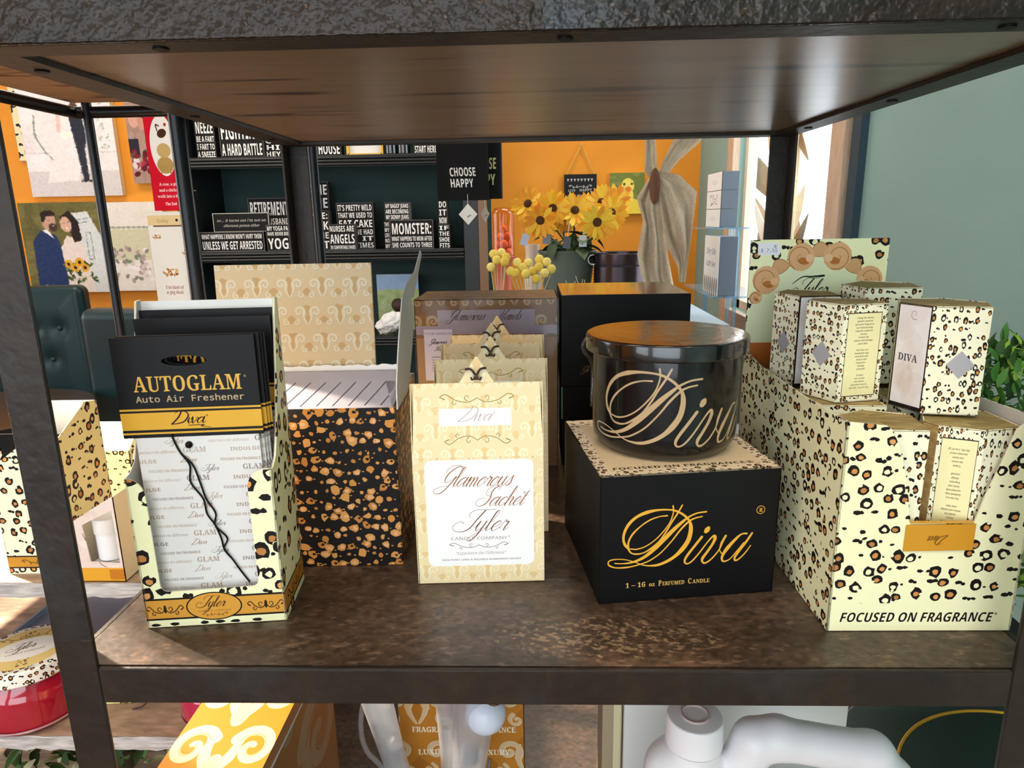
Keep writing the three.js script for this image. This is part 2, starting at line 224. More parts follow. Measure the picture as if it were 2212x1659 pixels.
// ---------------------------------------------------------------- the big spotted display box and its cartons
const LEO = { base: '#f0eec2' }, PALE = { base: '#eef0cf' };
const leoSide = card(tex(1024, 768, (g, w, h) => leopard(g, 0, 0, w, h, 54, 11, LEO)));
{
  const t = thing('display_box', 'large open cream display box with black spots, orange tag and lettered lower edge', 'box', [0.189, 0.0005, -0.0417], 0.0075);
  const w = 0.121, h = 0.1464, d = 0.21, fh = 0.1464;
  const front = card(tex(1024, 1240, (g, cw, ch) => {
    leopard(g, 0, 0, cw, ch, 96, 5, LEO); g.fillStyle = LEO.base; g.fillRect(0, ch * 0.86, cw, ch * 0.14);
    words(g, 'FOCUSED ON FRAGRANCE', cw * 0.06, ch * 0.955, cw * 0.83, ch * 0.048, '#15100f', 'bold 100px sans-serif', 0.2); words(g, '®', cw * 0.9, ch * 0.92, cw * 0.018, ch * 0.012, '#15100f');
  }));
  const cut = [[0, 0], [w, 0], [w, h + 0.003], [w - 0.0065, h + 0.003], [0.1045, 0.140], [0.0985, 0.1185], [0.0915, 0.0965], [0.0872, 0.0785], [0.0455, 0.0785], [0.0435, 0.0935], [0.0395, 0.1115], [0.0335, 0.130], [0.0285, 0.1405], [0.0245, 0.1436], [0, h]];
  frontSheet(t, 'front_panel', cut, w, h, front);
  frontSheet(t, 'panel_lining', cut, w, h, M.raw, -0.0009, 0.0006);
  const side = [[0, 0], [d, 0], [d, 0.152], [0.167, 0.1466], [0.066, 0.1446], [0, h]];
  leftSheet(t, 'left_panel', side, 0, d, 0.19, 0.146, leoSide); rightSheet(t, 'right_panel', side, w, 0.19, 0.146, leoSide);
  leftSheet(t, 'panel_lining', side, 0.0009, d, 0.2, 0.2, M.raw, 0.0005); rightSheet(t, 'panel_lining', side, w - 0.0009, 0.2, 0.2, M.raw, 0.0005);
  part(t, 'bottom_panel', bx(w - 0.003, 0.001, d - 0.002, w / 2, 0.001, -d / 2), M.raw);
  part(t, 'inner_platform', bx(w - 0.006, 0.002, d - 0.008, w / 2, 0.051, -d / 2), M.raw);
  const head = card(tex(1024, 1024, (g, cw, ch) => {   // 0.121 x 0.121 m, the top of the back panel
    leopard(g, 0, 0, cw, ch, 112, 9, { base: '#eeeebc' });
    g.fillStyle = '#dfe6bd'; g.beginPath(); g.ellipse(cw * 0.5, ch * 0.66, cw * 0.5, ch * 0.55, 0, 0, 6.3); g.fill(); g.fillRect(0, ch * 0.6, cw, ch * 0.4);
    const knob = (x, y, r, s) => { g.fillStyle = '#d9a878'; blob(g, x, y, r, r, null, 14, 0.08); g.fillStyle = '#b3702f'; g.beginPath(); g.ellipse(x + s * r * 0.2, y + r * 0.3, r * 0.4, r * 0.25, 0.2, 0, 6.3); g.fill(); g.fillStyle = '#8d5a30'; scroll(g, x, y, r * 0.95, 1.4, 2, s, 5); g.fillStyle = '#e3b98c'; blob(g, x + s * r * 0.62, y + r * 0.1, r * 0.3, r * 0.3, null, 10, 0.1); };
    const leaf = (x, y, a) => { g.save(); g.translate(x, y); g.rotate(a); g.fillStyle = '#cfa070'; g.beginPath(); g.moveTo(-70, 20); g.quadraticCurveTo(-50, -60, 0, -70); g.quadraticCurveTo(60, -60, 70, 20); g.quadraticCurveTo(0, 60, -70, 20); g.fill(); g.strokeStyle = '#8d5a30'; g.lineWidth = 4; g.stroke(); g.restore(); };
    leaf(230, 210, -0.5); leaf(515, 90, 0); leaf(770, 210, 0.5); knob(130, 300, 105, 1); knob(380, 130, 105, 1); knob(650, 130, 105, -1); knob(900, 300, 100, -1); knob(60, 430, 50, 1);
    ribbon((g.fillStyle = '#1a1512', g), [[330, 330, 4], [400, 280, 8], [470, 278, 12], [560, 272, 16]]); script(g, 'Tyler', 350, 420, 60, 9, '#1a1512');
    g.fillStyle = '#b8682c'; g.fillRect(0, ch * 0.76, cw, ch * 0.2); g.fillStyle = '#e9e9ee'; g.fillRect(55, 25, 165, 88); words(g, '$ 7.55', 75, 92, 125, 26, '#5a5f77', '100px monospace'); words(g, 'R', 170, 60, 22, 22, '#3a3f57', '100px serif');
  }));
  const bp = part(t, 'back_panel', sheet([0, 0.1293, -d], X, Yv, rectPts(w, 0.121), 0.0014, w, 0.121), head, 'back panel printed with scrolls and a price sticker');
  part(bp, 'lower_panel', sheet([0, 0, -d], X, Yv, rectPts(w, 0.1293), 0.0014, w, 0.1293), M.cream);
  part(bp, 'panel_back', sheet([w, 0, -d - 0.0016], [-1, 0, 0], Yv, rectPts(w, 0.2503), 0.0006, w, 0.25), M.raw);
  const tg = thing('price_tag', 'orange paper tag hung over the notch of the large spotted display box', 'tag', [0.189, 0, -0.0411], 0.0075);
  part(tg, 'front', sheet([0.0435, 0.0592, 0.0006], [1, 0.012, 0], Yv, rectPts(0.044, 0.0183), 0.0004, 0.044, 0.0183), card(tex(256, 108, (g, cw, ch) => { g.fillStyle = '#c9902a'; g.fillRect(0, 0, cw, ch); g.translate(cw, ch); g.rotate(Math.PI); script(g, 'Diva', 100, 62, 17, 4, '#6d4a14'); })));
  part(tg, 'back_flap', sheet([0.0465, 0.062, -0.0021], X, Yv, rectPts(0.039, 0.0165), 0.0003, 0.044, 0.0183), M.goldInk);
  part(tg, 'fold', bx(0.040, 0.0006, 0.003, 0.066, 0.0789, -0.0008), M.goldInk);
}
// small cartons: prisms on a footprint, each face a printed panel
const stripTop = card(NZ(256, 256, (u, v) => { const n = fbm(u * 4, v * 44, 71, 4); return mix([96, 78, 44], [222, 196, 128], n); }), 0.55);
const smallLeo = (seed, hole) => card(tex(512, 640, (g, w, h) => leopard(g, 0, 0, w, h, 62, seed, { base: '#f2efd0' })));
const leoA = smallLeo(21), leoB = smallLeo(22), leoC = smallLeo(23);
const diva = (txt, k) => card(tex(256, 640, (g, w, h) => { g.fillStyle = '#15100f'; g.fillRect(0, 0, w, h); g.fillStyle = '#e6e1e2'; g.fillRect(10, 10, w - 20, h - 40); for (let i = 0; i < 14; i++) { g.fillStyle = 'rgba(190,160,140,0.10)'; blob(g, 30 + 200 * hash(i, 1, 3), 30 + 560 * hash(i, 2, 3), 60, 90, null, 10, 0.5); } scroll((g.fillStyle = '#8c8790', g), w / 2, 60, 34, 1, 1, 1, 4); words(g, txt, 36, 345, k, 44, '#23222c', 'bold 100px serif'); }));
const textFace = (flip) => card(tex(512, 768, (g, w, h) => {
  leopard(g, 0, 0, w, h, 52, 27, { base: '#f2efd0' }); g.fillStyle = '#15100f'; g.fillRect(52, 66, w - 110, h - 110); g.fillStyle = '#efe8b2'; g.fillRect(58, 72, w - 122, h - 122);
  if (flip) { g.translate(w, h + 20); g.rotate(Math.PI); }
  const ls = ['Using the finest', 'quality natural', 'glycerin fragrance', 'our moisturizing', 'soap bar made for', 'luxury.', 'Awaken the', 'senses and indulge', 'your skin.', '', 'Our bar is a', 'handmade soap,', 'enriched with', 'luxury and', 'fragrance.', 'Indulge', 'yourself', '', 'To know', 'our scents', 'you desire', 'you must own it.', 'Net Wt. 2 oz (57 g)'];
  ls.forEach((s, i) => s && words(g, s, w / 2 - s.length * 6.2, 112 + i * 25, s.length * 12.4, 12, '#2b2a1e', 'bold 100px serif', 0.25));
}));
const edgeGold = card(NZ(64, 256, (u, v) => mix([150, 120, 70], [214, 186, 128], fbm(u * 3, v * 40, 77, 3))));
function carton(label, foot, y, h, faces, tilt = 0) {       // foot: corners in order seen from above (counter-clockwise), faces: materials per side
  const c = foot.reduce((a, p) => [a[0] + p[0] / foot.length, a[1] + p[1] / foot.length], [0, 0]);
  const t = thing('soap_carton', label, 'carton', [c[0], y, c[1]], 0, 'soap cartons in the spotted display box'), P = foot.map(([x, z]) => [x - c[0], z - c[1]]);
  P.forEach((a, i) => { const b = P[(i + 1) % P.length], len = Math.hypot(b[0] - a[0], b[1] - a[1]); const f = faces[i] || [edgeGold];
    const q = part(t, 'side_panel', sheet([a[0], 0, a[1]], [b[0] - a[0], 0, b[1] - a[1]], Yv, rectPts(len, h), 0.0006, len, h), f[0]);
    if (f[1]) { const u = V3(b[0] - a[0], 0, b[1] - a[1]).normalize(), nn = u.clone().cross(V3(0, 1, 0)), s = 0.0085; part(q, 'diamond_window', sheet([a[0] + u.x * len * f[1] + nn.x * 0.0003, h * 0.47, a[1] + u.z * len * f[1] + nn.z * 0.0003], [u.x, 0, u.z], Yv, [[0, -s * 1.1], [s, 0], [0, s * 1.1], [-s, 0]], 0.0002, 1, 1), M.greyWindow); }
  });
  const s = P.map(([x, z]) => [x, -z]);
  part(t, 'top_flap', sheet([0, h - 0.0004, 0], X, BK, s, 0.0005, 0.045, 0.045), stripTop); part(t, 'bottom_flap', sheet([0, 0.0006, 0], X, BK, s, 0.0005, 0.05, 0.05), M.raw);
  t.rotation.set(tilt, 0, 0, 'XYZ'); return t;
}
carton('leopard soap carton with printed text panel facing out, on top of the display box', [[0.1963, -0.1387], [0.2105, -0.1089], [0.2440, -0.1167], [0.2385, -0.1485], [0.2075, -0.155]], 0.1405, 0.0705, [[leoA, 0.5], [textFace(false)], [edgeGold], [leoB], [leoB]]);
carton('leopard soap carton with grey lettered panel at its left, standing nearest the plant', [[0.2452, -0.1045], [0.2545, -0.0803], [0.2885, -0.0737], [0.2995, -0.098], [0.287, -0.124], [0.256, -0.127]], 0.1405, 0.0725, [[diva('DIVA', 150)], [leoC, 0.58], [edgeGold], [leoB], [leoA], [leoA]]);
carton('leopard soap carton half hidden behind the text carton, against the box wall', [[0.1935, -0.2], [0.2015, -0.168], [0.236, -0.172], [0.24, -0.206], [0.212, -0.222]], 0.137, 0.0735, [[leoB, 0.5], [diva('DI', 70)], [leoA], [leoA], [leoA]]);
carton('leopard soap carton at the back below the scrolled back panel, showing mostly its gold top', [[0.246, -0.198], [0.25, -0.165], [0.292, -0.162], [0.302, -0.2], [0.275, -0.226]], 0.141, 0.0755, [[leoC], [leoA], [edgeGold], [leoA], [leoA]]);
carton('leopard soap carton inside the notch with a torn grey window', [[0.1935, -0.082], [0.2, -0.052], [0.2435, -0.0475], [0.25, -0.085], [0.225, -0.098]], 0.0533, 0.0855, [[leoA], [leoB, 0.32], [edgeGold], [leoA], [leoA]]);
carton('leopard soap carton with upside-down text panel seen through the notch', [[0.2515, -0.07], [0.255, -0.0585], [0.278, -0.0475], [0.3045, -0.0525], [0.305, -0.092], [0.265, -0.098]], 0.0533, 0.0855, [[edgeGold], [textFace(true)], [leoC], [leoA], [leoA], [leoA]]);
carton('leopard soap carton lying under the text carton in the left rear', [[0.194, -0.15], [0.199, -0.104], [0.243, -0.101], [0.247, -0.15]], 0.0533, 0.087, [[leoB], [leoB], [leoB], [leoB]]);
carton('leopard soap carton under the grey-panelled one, its gold top showing', [[0.252, -0.15], [0.253, -0.104], [0.304, -0.1], [0.304, -0.15]], 0.0533, 0.087, [[leoB], [leoB], [leoB], [leoB]]);
carton('leopard soap carton in the rear right corner of the display box under another', [[0.194, -0.235], [0.194, -0.16], [0.304, -0.16], [0.304, -0.235]], 0.0533, 0.0835, [[leoB], [leoB], [leoB], [leoB]]);

// ---------------------------------------------------------------- black candle box and the jar on it
const LOGO = [
  [[21.2, 42.1, 1.59], [18.6, 45.3, 2.06], [17.3, 49.6, 1.77], [17.9, 55.0, 1.99], [21.1, 61.3, 2.29], [26.5, 66.3, 2.19], [33.7, 69.3, 2.74], [41.6, 70.6, 1.59], [49.5, 70.4, 1.19], [55.1, 69.1, 1.51], [61.0, 65.5, 1.65], [65.2, 60.7, 1.69], [66.5, 55.9, 2.92], [66.2, 50.5, 3.29], [64.7, 45.1, 3.43], [61.0, 39.3, 3.56], [56.0, 34.2, 2.60], [49.9, 30.3, 2.29], [43.0, 27.9, 1.99], [36.1, 27.8, 1.09], [31.0, 29.0, 0.80], [28.1, 30.4, 0.70], [24.0, 32.2, 0.62], [18.9, 33.8, 0.73], [13.2, 34.5, 0.80], [8.1, 34.0, 1.06], [6.5, 32.0, 0.90], [7.6, 29.8, 1.23], [12.2, 27.9, 0.94], [19.0, 27.6, 1.33], [24.7, 28.2, 1.04], [31.5, 29.8, 1.04], [37.1, 31.9, 1.04], [45.0, 37.4, 0.99], [52.7, 46.0, 0.99], [59.1, 54.6, 1.46], [64.6, 60.2, 1.51], [69.1, 62.6, 1.14], [74.5, 63.6, 0.94]],
  [[11.5, 31.4, 0.93], [16.6, 30.8, 0.83], [22.3, 31.1, 1.37], [28.0, 32.5, 1.99], [34.2, 35.7, 2.39], [41.4, 41.9, 3.08], [48.5, 49.3, 3.43], [54.6, 55.5, 2.98], [59.5, 59.9, 2.29], [64.5, 63.8, 1.39], [70.6, 66.4, 1.14], [77.4, 67.1, 1.23]],
  [[48.7, 65.9, 1.19], [42.9, 65.5, 0.80], [36.1, 63.3, 1.19], [29.6, 59.0, 0.99], [24.0, 53.4, 1.51], [21.1, 47.6, 1.35], [21.2, 42.1, 1.59], [23.3, 38.7, 1.04], [27.3, 37.6, 1.33], [32.4, 38.3, 0.99], [37.9, 41.5, 1.37], [43.5, 46.6, 0.90], [48.3, 53.5, 1.23], [52.1, 60.4, 1.23], [56.3, 67.3, 1.33], [59.5, 73.3, 1.04]],
  [[22.6, 42.0, 0.93], [27.2, 41.4, 1.06], [33.4, 43.1, 0.90], [40.1, 47.4, 0.90], [46.1, 53.6, 0.94], [50.5, 59.9, 0.90], [52.5, 65.2, 0.90], [53.2, 69.3, 0.90], [52.7, 73.1, 1.23]],
  [[75.0, 47.7, 1.98], [70.1, 41.1, 1.99], [65.8, 35.3, 1.99], [63.4, 31.2, 1.77], [63.2, 28.4, 1.35], [65.0, 27.2, 1.09], [68.3, 28.9, 1.23], [73.3, 34.7, 1.19], [78.7, 42.3, 1.04], [82.5, 46.9, 1.35], [84.5, 47.7, 2.25], [84.9, 45.5, 2.47], [82.9, 40.8, 1.99], [79.1, 34.9, 1.99], [76.4, 30.8, 2.25], [76.3, 28.0, 1.29], [78.3, 26.8, 1.46], [81.7, 28.6, 1.23], [85.6, 32.6, 1.10], [88.8, 37.3, 1.06], [90.3, 42.1, 1.99], [92.9, 47.4, 1.77]],
  [[88.6, 36.7, 0.73], [90.2, 34.1, 0.80], [91.4, 33.4, 0.83], [93.6, 37.0, 1.25]],
  [[108.6, 48.1, 1.37], [104.6, 47.8, 1.19], [100.1, 43.8, 2.25], [94.7, 37.5, 2.92], [91.5, 32.2, 2.08], [91.1, 28.5, 1.49], [92.9, 27.1, 1.25], [97.0, 28.7, 0.90], [101.9, 34.5, 0.94], [106.8, 40.9, 0.99]],
  [[112.7, 48.2, 1.49], [108.5, 41.4, 1.87], [103.1, 33.8, 1.89], [100.7, 29.6, 1.59], [101.1, 27.4, 1.51], [103.4, 27.9, 1.23], [107.9, 32.2, 1.10], [112.2, 38.4, 0.73]],
  [[79.7, 54.5, 2.29], [78.8, 53.1, 3.84], [77.9, 51.8, 3.02]],
];
function logo(g, x0, y0, k, color, dx = 0, dy = 0, wk = 1) { g.fillStyle = color; for (const s of LOGO) ribbon(g, s.map(([x, y, w]) => [x0 + (x - dx) * k, y0 - (y - dy) * k, Math.max(0.5, w * k * wk)])); }   // LOGO is in millimetres on the box face
{
  const t = thing('candle_box', 'black square candle box with gold script name on its front', 'box', [0.0396, 0.0005, -0.0744], 0.1352), w = 0.1313, h = 0.098, d = 0.136;
  const face = card(tex(1313, 980, (g, cw, ch) => {
    g.fillStyle = '#0f0e10'; g.fillRect(0, 0, cw, ch); logo(g, 0, ch, 10, '#e3a93c');
    g.strokeStyle = '#e3a93c'; g.lineWidth = 5; g.beginPath(); g.arc(1180, 320, 30, 0, 6.3); g.stroke(); words(g, 'R', 1167, 336, 28, 30, '#e3a93c', 'bold 100px serif');
    let x = 195; for (const [s, hh, ww] of [['1 – 16', 40, 150], ['oz', 30, 46], ['P', 42, 26], ['ERFUMED', 31, 168], ['C', 42, 30], ['ANDLE', 31, 132]]) { words(g, s, x, 868, ww, hh, '#dfb25c', 'bold 100px serif'); x += ww + (s === 'oz' || s === 'ERFUMED' || s === '1 – 16' ? 24 : 4); }
  }), 0.38);
  frontSheet(t, 'front_panel', rectPts(w, h), w, h, face);
  leftSheet(t, 'left_panel', rectPts(d, h), 0, d, d, h, M.black); rightSheet(t, 'right_panel', rectPts(d, h), w, d, h, M.black);
  part(t, 'back_panel', sheet([w, 0, -d], [-1, 0, 0], Yv, rectPts(w, h), 0.0008, w, h), M.black);
  part(t, 'bottom_panel', bx(w, 0.0008, d, w / 2, 0.0005, -d / 2), M.black);
  topSheet(t, 'top_panel', w, d, h, card(tex(1024, 1060, (g, cw, ch) => {
    leopard(g, 0, 0, cw, ch, 46, 61, { base: '#e8d3b4', fills: ['#b98a5a', '#a87448'] }); g.fillStyle = '#e3c9a3'; g.fillRect(70, 80, cw - 140, ch - 160);
    words(g, 'FOCUSED ON FRAGRANCE®', 90, ch - 88, cw - 200, 34, '#1a1412');
    g.save(); g.translate(cw, ch); g.rotate(Math.PI); words(g, 'FOCUSED ON FRAGRANCE®', 90, ch - 88, cw - 200, 34, '#1a1412'); g.restore();
  })));
}
{
  const cx = 0.0955 + 0.0005, cz = -0.1506, R = 0.0555;
  const t = thing('candle_jar', 'round black candle jar with lid and large tan script, standing on the candle box', 'candle', [cx, 0.0989, cz]);
  const wrap = tex(2048, 481, (g, w, h) => {   // full turn, 82 mm high
    g.fillStyle = '#08080b'; g.fillRect(0, 0, w, h); const k = w / (2 * Math.PI * R * 1000); logo(g, w / 2 - 79 * k, h - 14.6 * k, k * 1.23, '#b89c76', 0, 27.8);
  });
  const body = lathe([[0, 0], [0.043, 0], [0.050, 0.0025], [0.0545, 0.009], [R, 0.018], [R, 0.077]], 72);
  { const p = body.attributes.position, uv = body.attributes.uv; for (let i = 0; i < p.count; i++) uv.setY(i, p.getY(i) / 0.082); }
  body.rotateY(Math.PI); part(t, 'glass_jar', body, new THREE.MeshPhysicalMaterial({ map: wrap, roughness: 0.3, specularIntensity: 0.4, clearcoat: 0.55, clearcoatRoughness: 0.06 }));
  const foil = NZ(512, 512, (u, v) => { const n = fbm(u * 7, v * 7, 91, 4); return mix([52, 40, 34], [120, 104, 96], n); });
  const lidTop = NZ(256, 256, (u, v) => { const q = 255 * fbm(u * 6, v * 6, 93, 4); return [q, q, q]; }, { data: true });
  const lid = part(t, 'lid', lathe([[0.056, 0], [0.0608, 0.0004], [0.0614, 0.0016], [0.0614, 0.0105], [0.0606, 0.0120]], 72).translate(0, 0.0752, 0), new THREE.MeshPhysicalMaterial({ color: '#08090c', roughness: 0.2, clearcoat: 0.8, clearcoatRoughness: 0.06 }));
  part(lid, 'lid_top', lathe([[0.0606, 0.0120], [0.0592, 0.0127], [0.03, 0.0129], [0, 0.0129]], 72).translate(0, 0.0752, 0), std({ map: foil, roughness: 0.14, metalness: 0.85, bumpMap: lidTop, bumpScale: 0.0006 }), 'mirror-like lid top in crinkled film');
  part(t, 'film_seam', tube([[-0.0618, 0.0845, 0.006], [-0.0645, 0.08, 0.008], [-0.0628, 0.074, 0.007], [-0.0575, 0.066, 0.004], [-0.0568, 0.03, 0.004]], 0.0012, 24, 8), new THREE.MeshPhysicalMaterial({ color: '#ffffff', transmission: 1, roughness: 0.15, thickness: 0 }), 'clear shrink film seam');
}
// ---------------------------------------------------------------- air-freshener dispenser, left front
const tylerOval = (g, cx, cy, rx, ry) => {
  g.fillStyle = '#15100f'; g.beginPath(); g.ellipse(cx, cy, rx, ry, 0, 0, 6.3); g.fill(); g.fillStyle = '#d2963a'; g.beginPath(); g.ellipse(cx, cy, rx - 10, ry - 9, 0, 0, 6.3); g.fill();
  script(g, 'Tyler', cx - rx * 0.52, cy + ry * 0.05, ry * 0.36, 7, '#3a2410', 0.55, 1.1); words(g, 'CANDLE COMPANY', cx - rx * 0.6, cy + ry * 0.38, rx * 1.2, 13, '#6b4715', '100px serif'); flourish(g, cx, cy + ry * 0.55, rx * 0.9, ry * 0.26, '#6b4715', 4);
};
{
  const t = thing('dispenser_box', 'tall narrow cream dispenser box with black spots, gold band and oval label at its foot', 'box', [-0.2758, 0.0005, -0.0436], 0.109), w = 0.0947, d = 0.0576, fh = 0.1128;
  const front = card(tex(1024, 1220, (g, cw, ch) => {
    leopard(g, 0, 0, cw, ch, 172, 33, LEO); g.fillStyle = '#15100f'; g.fillRect(0, ch * 0.806, cw, ch * 0.147); g.fillStyle = '#cf9338'; g.fillRect(0, ch * 0.818, cw, ch * 0.123); g.fillStyle = LEO.base; g.fillRect(0, ch * 0.953, cw, ch * 0.047);
    for (const s of [-1, 1]) { flourish(g, cw * (0.5 + s * 0.36), ch * 0.88, cw * 0.26, ch * 0.07, '#3a2410', 7); g.fillStyle = '#2a1a0c'; g.beginPath(); g.ellipse(cw * (0.5 + s * 0.36), ch * 0.88, 11, 34, 0, 0, 6.3); g.fill(); }
    g.fillStyle = '#15100f'; for (const x of [60, 200, 420, 530, 640, 800]) blob(g, x, ch * 0.985, 36, 14, null, 7, 0.5);
    tylerOval(g, cw * 0.49, ch * 0.875, cw * 0.2, ch * 0.096);
  }));
  const o = new THREE.Shape(); o.moveTo(0, 0); o.lineTo(w, 0); o.lineTo(w, 0.1128); o.lineTo(w - 0.004, 0.1135); o.quadraticCurveTo(w - 0.0165, 0.112, w - 0.0165, 0.099); o.lineTo(w - 0.0165, 0.033); o.quadraticCurveTo(w - 0.0165, 0.0275, w - 0.022, 0.0275); o.lineTo(0.017, 0.0265); o.quadraticCurveTo(0.0125, 0.0265, 0.0123, 0.0325); o.lineTo(0.0115, 0.096); o.quadraticCurveTo(0.011, 0.108, 0, 0.1105);
  frontSheet(t, 'front_panel', o, w, fh, front); frontSheet(t, 'panel_lining', o, w, fh, M.raw, -0.0009, 0.0005);
  const side = [[0, 0], [d, 0], [d, 0.2215], [0.0505, 0.2215], [0.0465, 0.2095], [0.037, 0.173], [0.024, 0.134], [0.014, 0.117], [0.006, 0.1125], [0, 0.1115]];
  const sm = card(tex(512, 1400, (g, cw, ch) => { leopard(g, 0, 0, cw, ch, 120, 35, LEO); g.fillStyle = '#15100f'; g.fillRect(0, ch * 0.903, cw, ch * 0.076); g.fillStyle = '#b87f2f'; g.fillRect(0, ch * 0.909, cw, ch * 0.063); flourish(g, cw * 0.5, ch * 0.94, cw * 0.7, ch * 0.05, '#3a2410', 7); }));
  rightSheet(t, 'right_panel', side, w, d, 0.2215, sm); leftSheet(t, 'left_panel', side, 0, d, d, 0.2215, sm);
  rightSheet(t, 'panel_lining', side, w - 0.0009, d, 0.22, M.raw, 0.0005); leftSheet(t, 'panel_lining', side, 0.0009, d, d, 0.22, M.raw, 0.0005);
  part(t, 'back_panel', sheet([0, 0, -d + 0.0012], X, Yv, rectPts(w, 0.2205), 0.0012, w, 0.22), M.white);
  part(t, 'bottom_panel', bx(w - 0.002, 0.001, d - 0.002, w / 2, 0.0006, -d / 2), M.raw);
}
{
  const dd = [Math.cos(0.109), -Math.sin(0.109)], at = (u, dep, y = 0) => [-0.2758 + u * dd[0] - dep * Math.sin(0.109), y, -0.0436 + u * dd[1] - dep * Math.cos(0.109)];
  const head = card(tex(1024, 770, (g, w, h) => {
    g.fillStyle = '#121113'; g.fillRect(0, 0, w, h); words(g, 'AUTOGLAM', w * 0.12, h * 0.535, w * 0.765, h * 0.155, '#d9a94a', 'bold 100px serif'); words(g, '®', w * 0.9, h * 0.42, 22, 20, '#a58a58');
    words(g, 'Auto Air Freshener', w * 0.125, h * 0.64, w * 0.77, h * 0.062, '#b9a37c', 'bold 100px monospace');
    g.fillStyle = '#d9a637'; g.fillRect(0, h * 0.705, w, h * 0.02); g.fillRect(0, h * 0.745, w, h * 0.175); g.fillRect(0, h * 0.945, w, h * 0.02);
    script(g, 'Diva', w * 0.36, h * 0.865, 46, 11, '#2a1708', 0.3, 1.3); ribbon((g.fillStyle = '#2a1708', g), [[w * 0.47, h * 0.885, 5], [w * 0.58, h * 0.885, 6], [w * 0.56, h * 0.897, 5], [w * 0.63, h * 0.91, 3]]); g.font = 'bold 22px sans-serif'; g.fillText('®', w * 0.6, h * 0.8);
  }), 0.45);
  const bodyMat = card(tex(1024, 1600, (g, w, h) => {
    g.fillStyle = '#dcd9d8'; g.fillRect(0, 0, w, h); const q = ['GLAM', 'INDULGE', 'Diva', 'FOCUSED ON FRAGRANCE', 'Tyler', 'experience the difference'], r = rng(77);
    for (let y = 60, k = 0; y < h; y += 82, k++) for (let x = -200 + (k * 173) % 260; x < w; x += 380) { const s = q[(k * 2 + Math.round(x / 300) + 9) % 6], col = ['#a58f7e', '#8c7f78', '#b3a296'][(r() * 3) | 0]; if (s === 'Diva' || s === 'Tyler') script(g, s, x + 60, y, 24, 6, col, 0.5, 1.3); else if (s === 'GLAM') words(g, s, x, y, 190, 46, col, 'bold 100px serif'); else if (s === 'INDULGE') words(g, s, x, y, 250, 32, col); else if (s[0] === 'F') words(g, s, x, y, 330, 24, col); else { words(g, s, x, y, 330, 24, col, '100px serif', 0.3); } }
  }), 0.35);
  const slot = []; for (let i = 0; i < 20; i++) { const a = i / 20 * 6.283; slot.push([0.045 + 0.0145 * Math.cos(a), 0.0515 + 0.0034 * Math.sin(a)]); }
  const t = thing('air_freshener', 'black headed air freshener card with full gold lettering, frontmost in the dispenser box', 'air freshener', at(-0.001, 0.0105, 0.001), 0.109, 'air freshener cards');
  part(t, 'header_card', sheet([0, 0.1345, 0.0008], X, Yv, rectPts(0.0905, 0.0675), 0.0012, 0.0905, 0.0675, [slot]), head);
  part(t, 'pouch', bx(0.080, 0.133, 0.0016, 0.0475, 0.0685, 0, 0.0007), bodyMat);
  part(t, 'pouch_print', sheet([0.008, 0.004, 0.0011], X, Yv, rectPts(0.0795, 0.13), 0.0002, 0.083, 0.131), bodyMat);
  const back = t.clone(); 
  for (const s of [-1, 1]) part(t, 'cord', tube([[0.031, 0.1365, 0.002], [0.0355, 0.124, 0.0024], [0.0415 + s * 0.001, 0.115, 0.0026], [0.0425 + s * 0.003, 0.103, 0.0024], [0.0475 + s * 0.001, 0.090, 0.0026], [0.0505 + s * 0.0028, 0.079, 0.0024], [0.052, 0.071, 0.0028], [0.057 + s * 0.002, 0.06, 0.0024], [0.056, 0.053, 0.0026], [0.061, 0.044, 0.0026], [0.0655, 0.035, 0.0024], [0.0705, 0.026, 0.0022]], 0.0006, 90, 6), M.black);
  part(t, 'knot', new THREE.SphereGeometry(0.0024, 12, 8).translate(0.0415, 0.129, 0.0018), M.black);
  const names = ['second air freshener card in the front stack, just its dark edge showing', 'third air freshener card in the front stack, a thin dark edge behind the second', 'last air freshener card of the front stack, its edge lowest at the side'];
  for (let i = 0; i < 3; i++) { back.name = 'air_freshener'; back.userData = { category: 'air freshener', group: 'air freshener cards' }; copyOf(back, at(0.001 + 0.001 * i, 0.0145 + i * 0.003, 0.0012 - 0.0003 * i), 0.109, names[i]); }
  const b1 = copyOf(back, at(0.002, 0.047, 0.0135), 0.109, 'air freshener card standing upright against the white back of the dispenser box'); b1.rotation.set(-0.02, 0.109, 0, 'YXZ');
  copyOf(back, at(0.0022, 0.0405, 0.009), 0.109, 'air freshener card leaning in front of the rearmost one in the dispenser box');
}

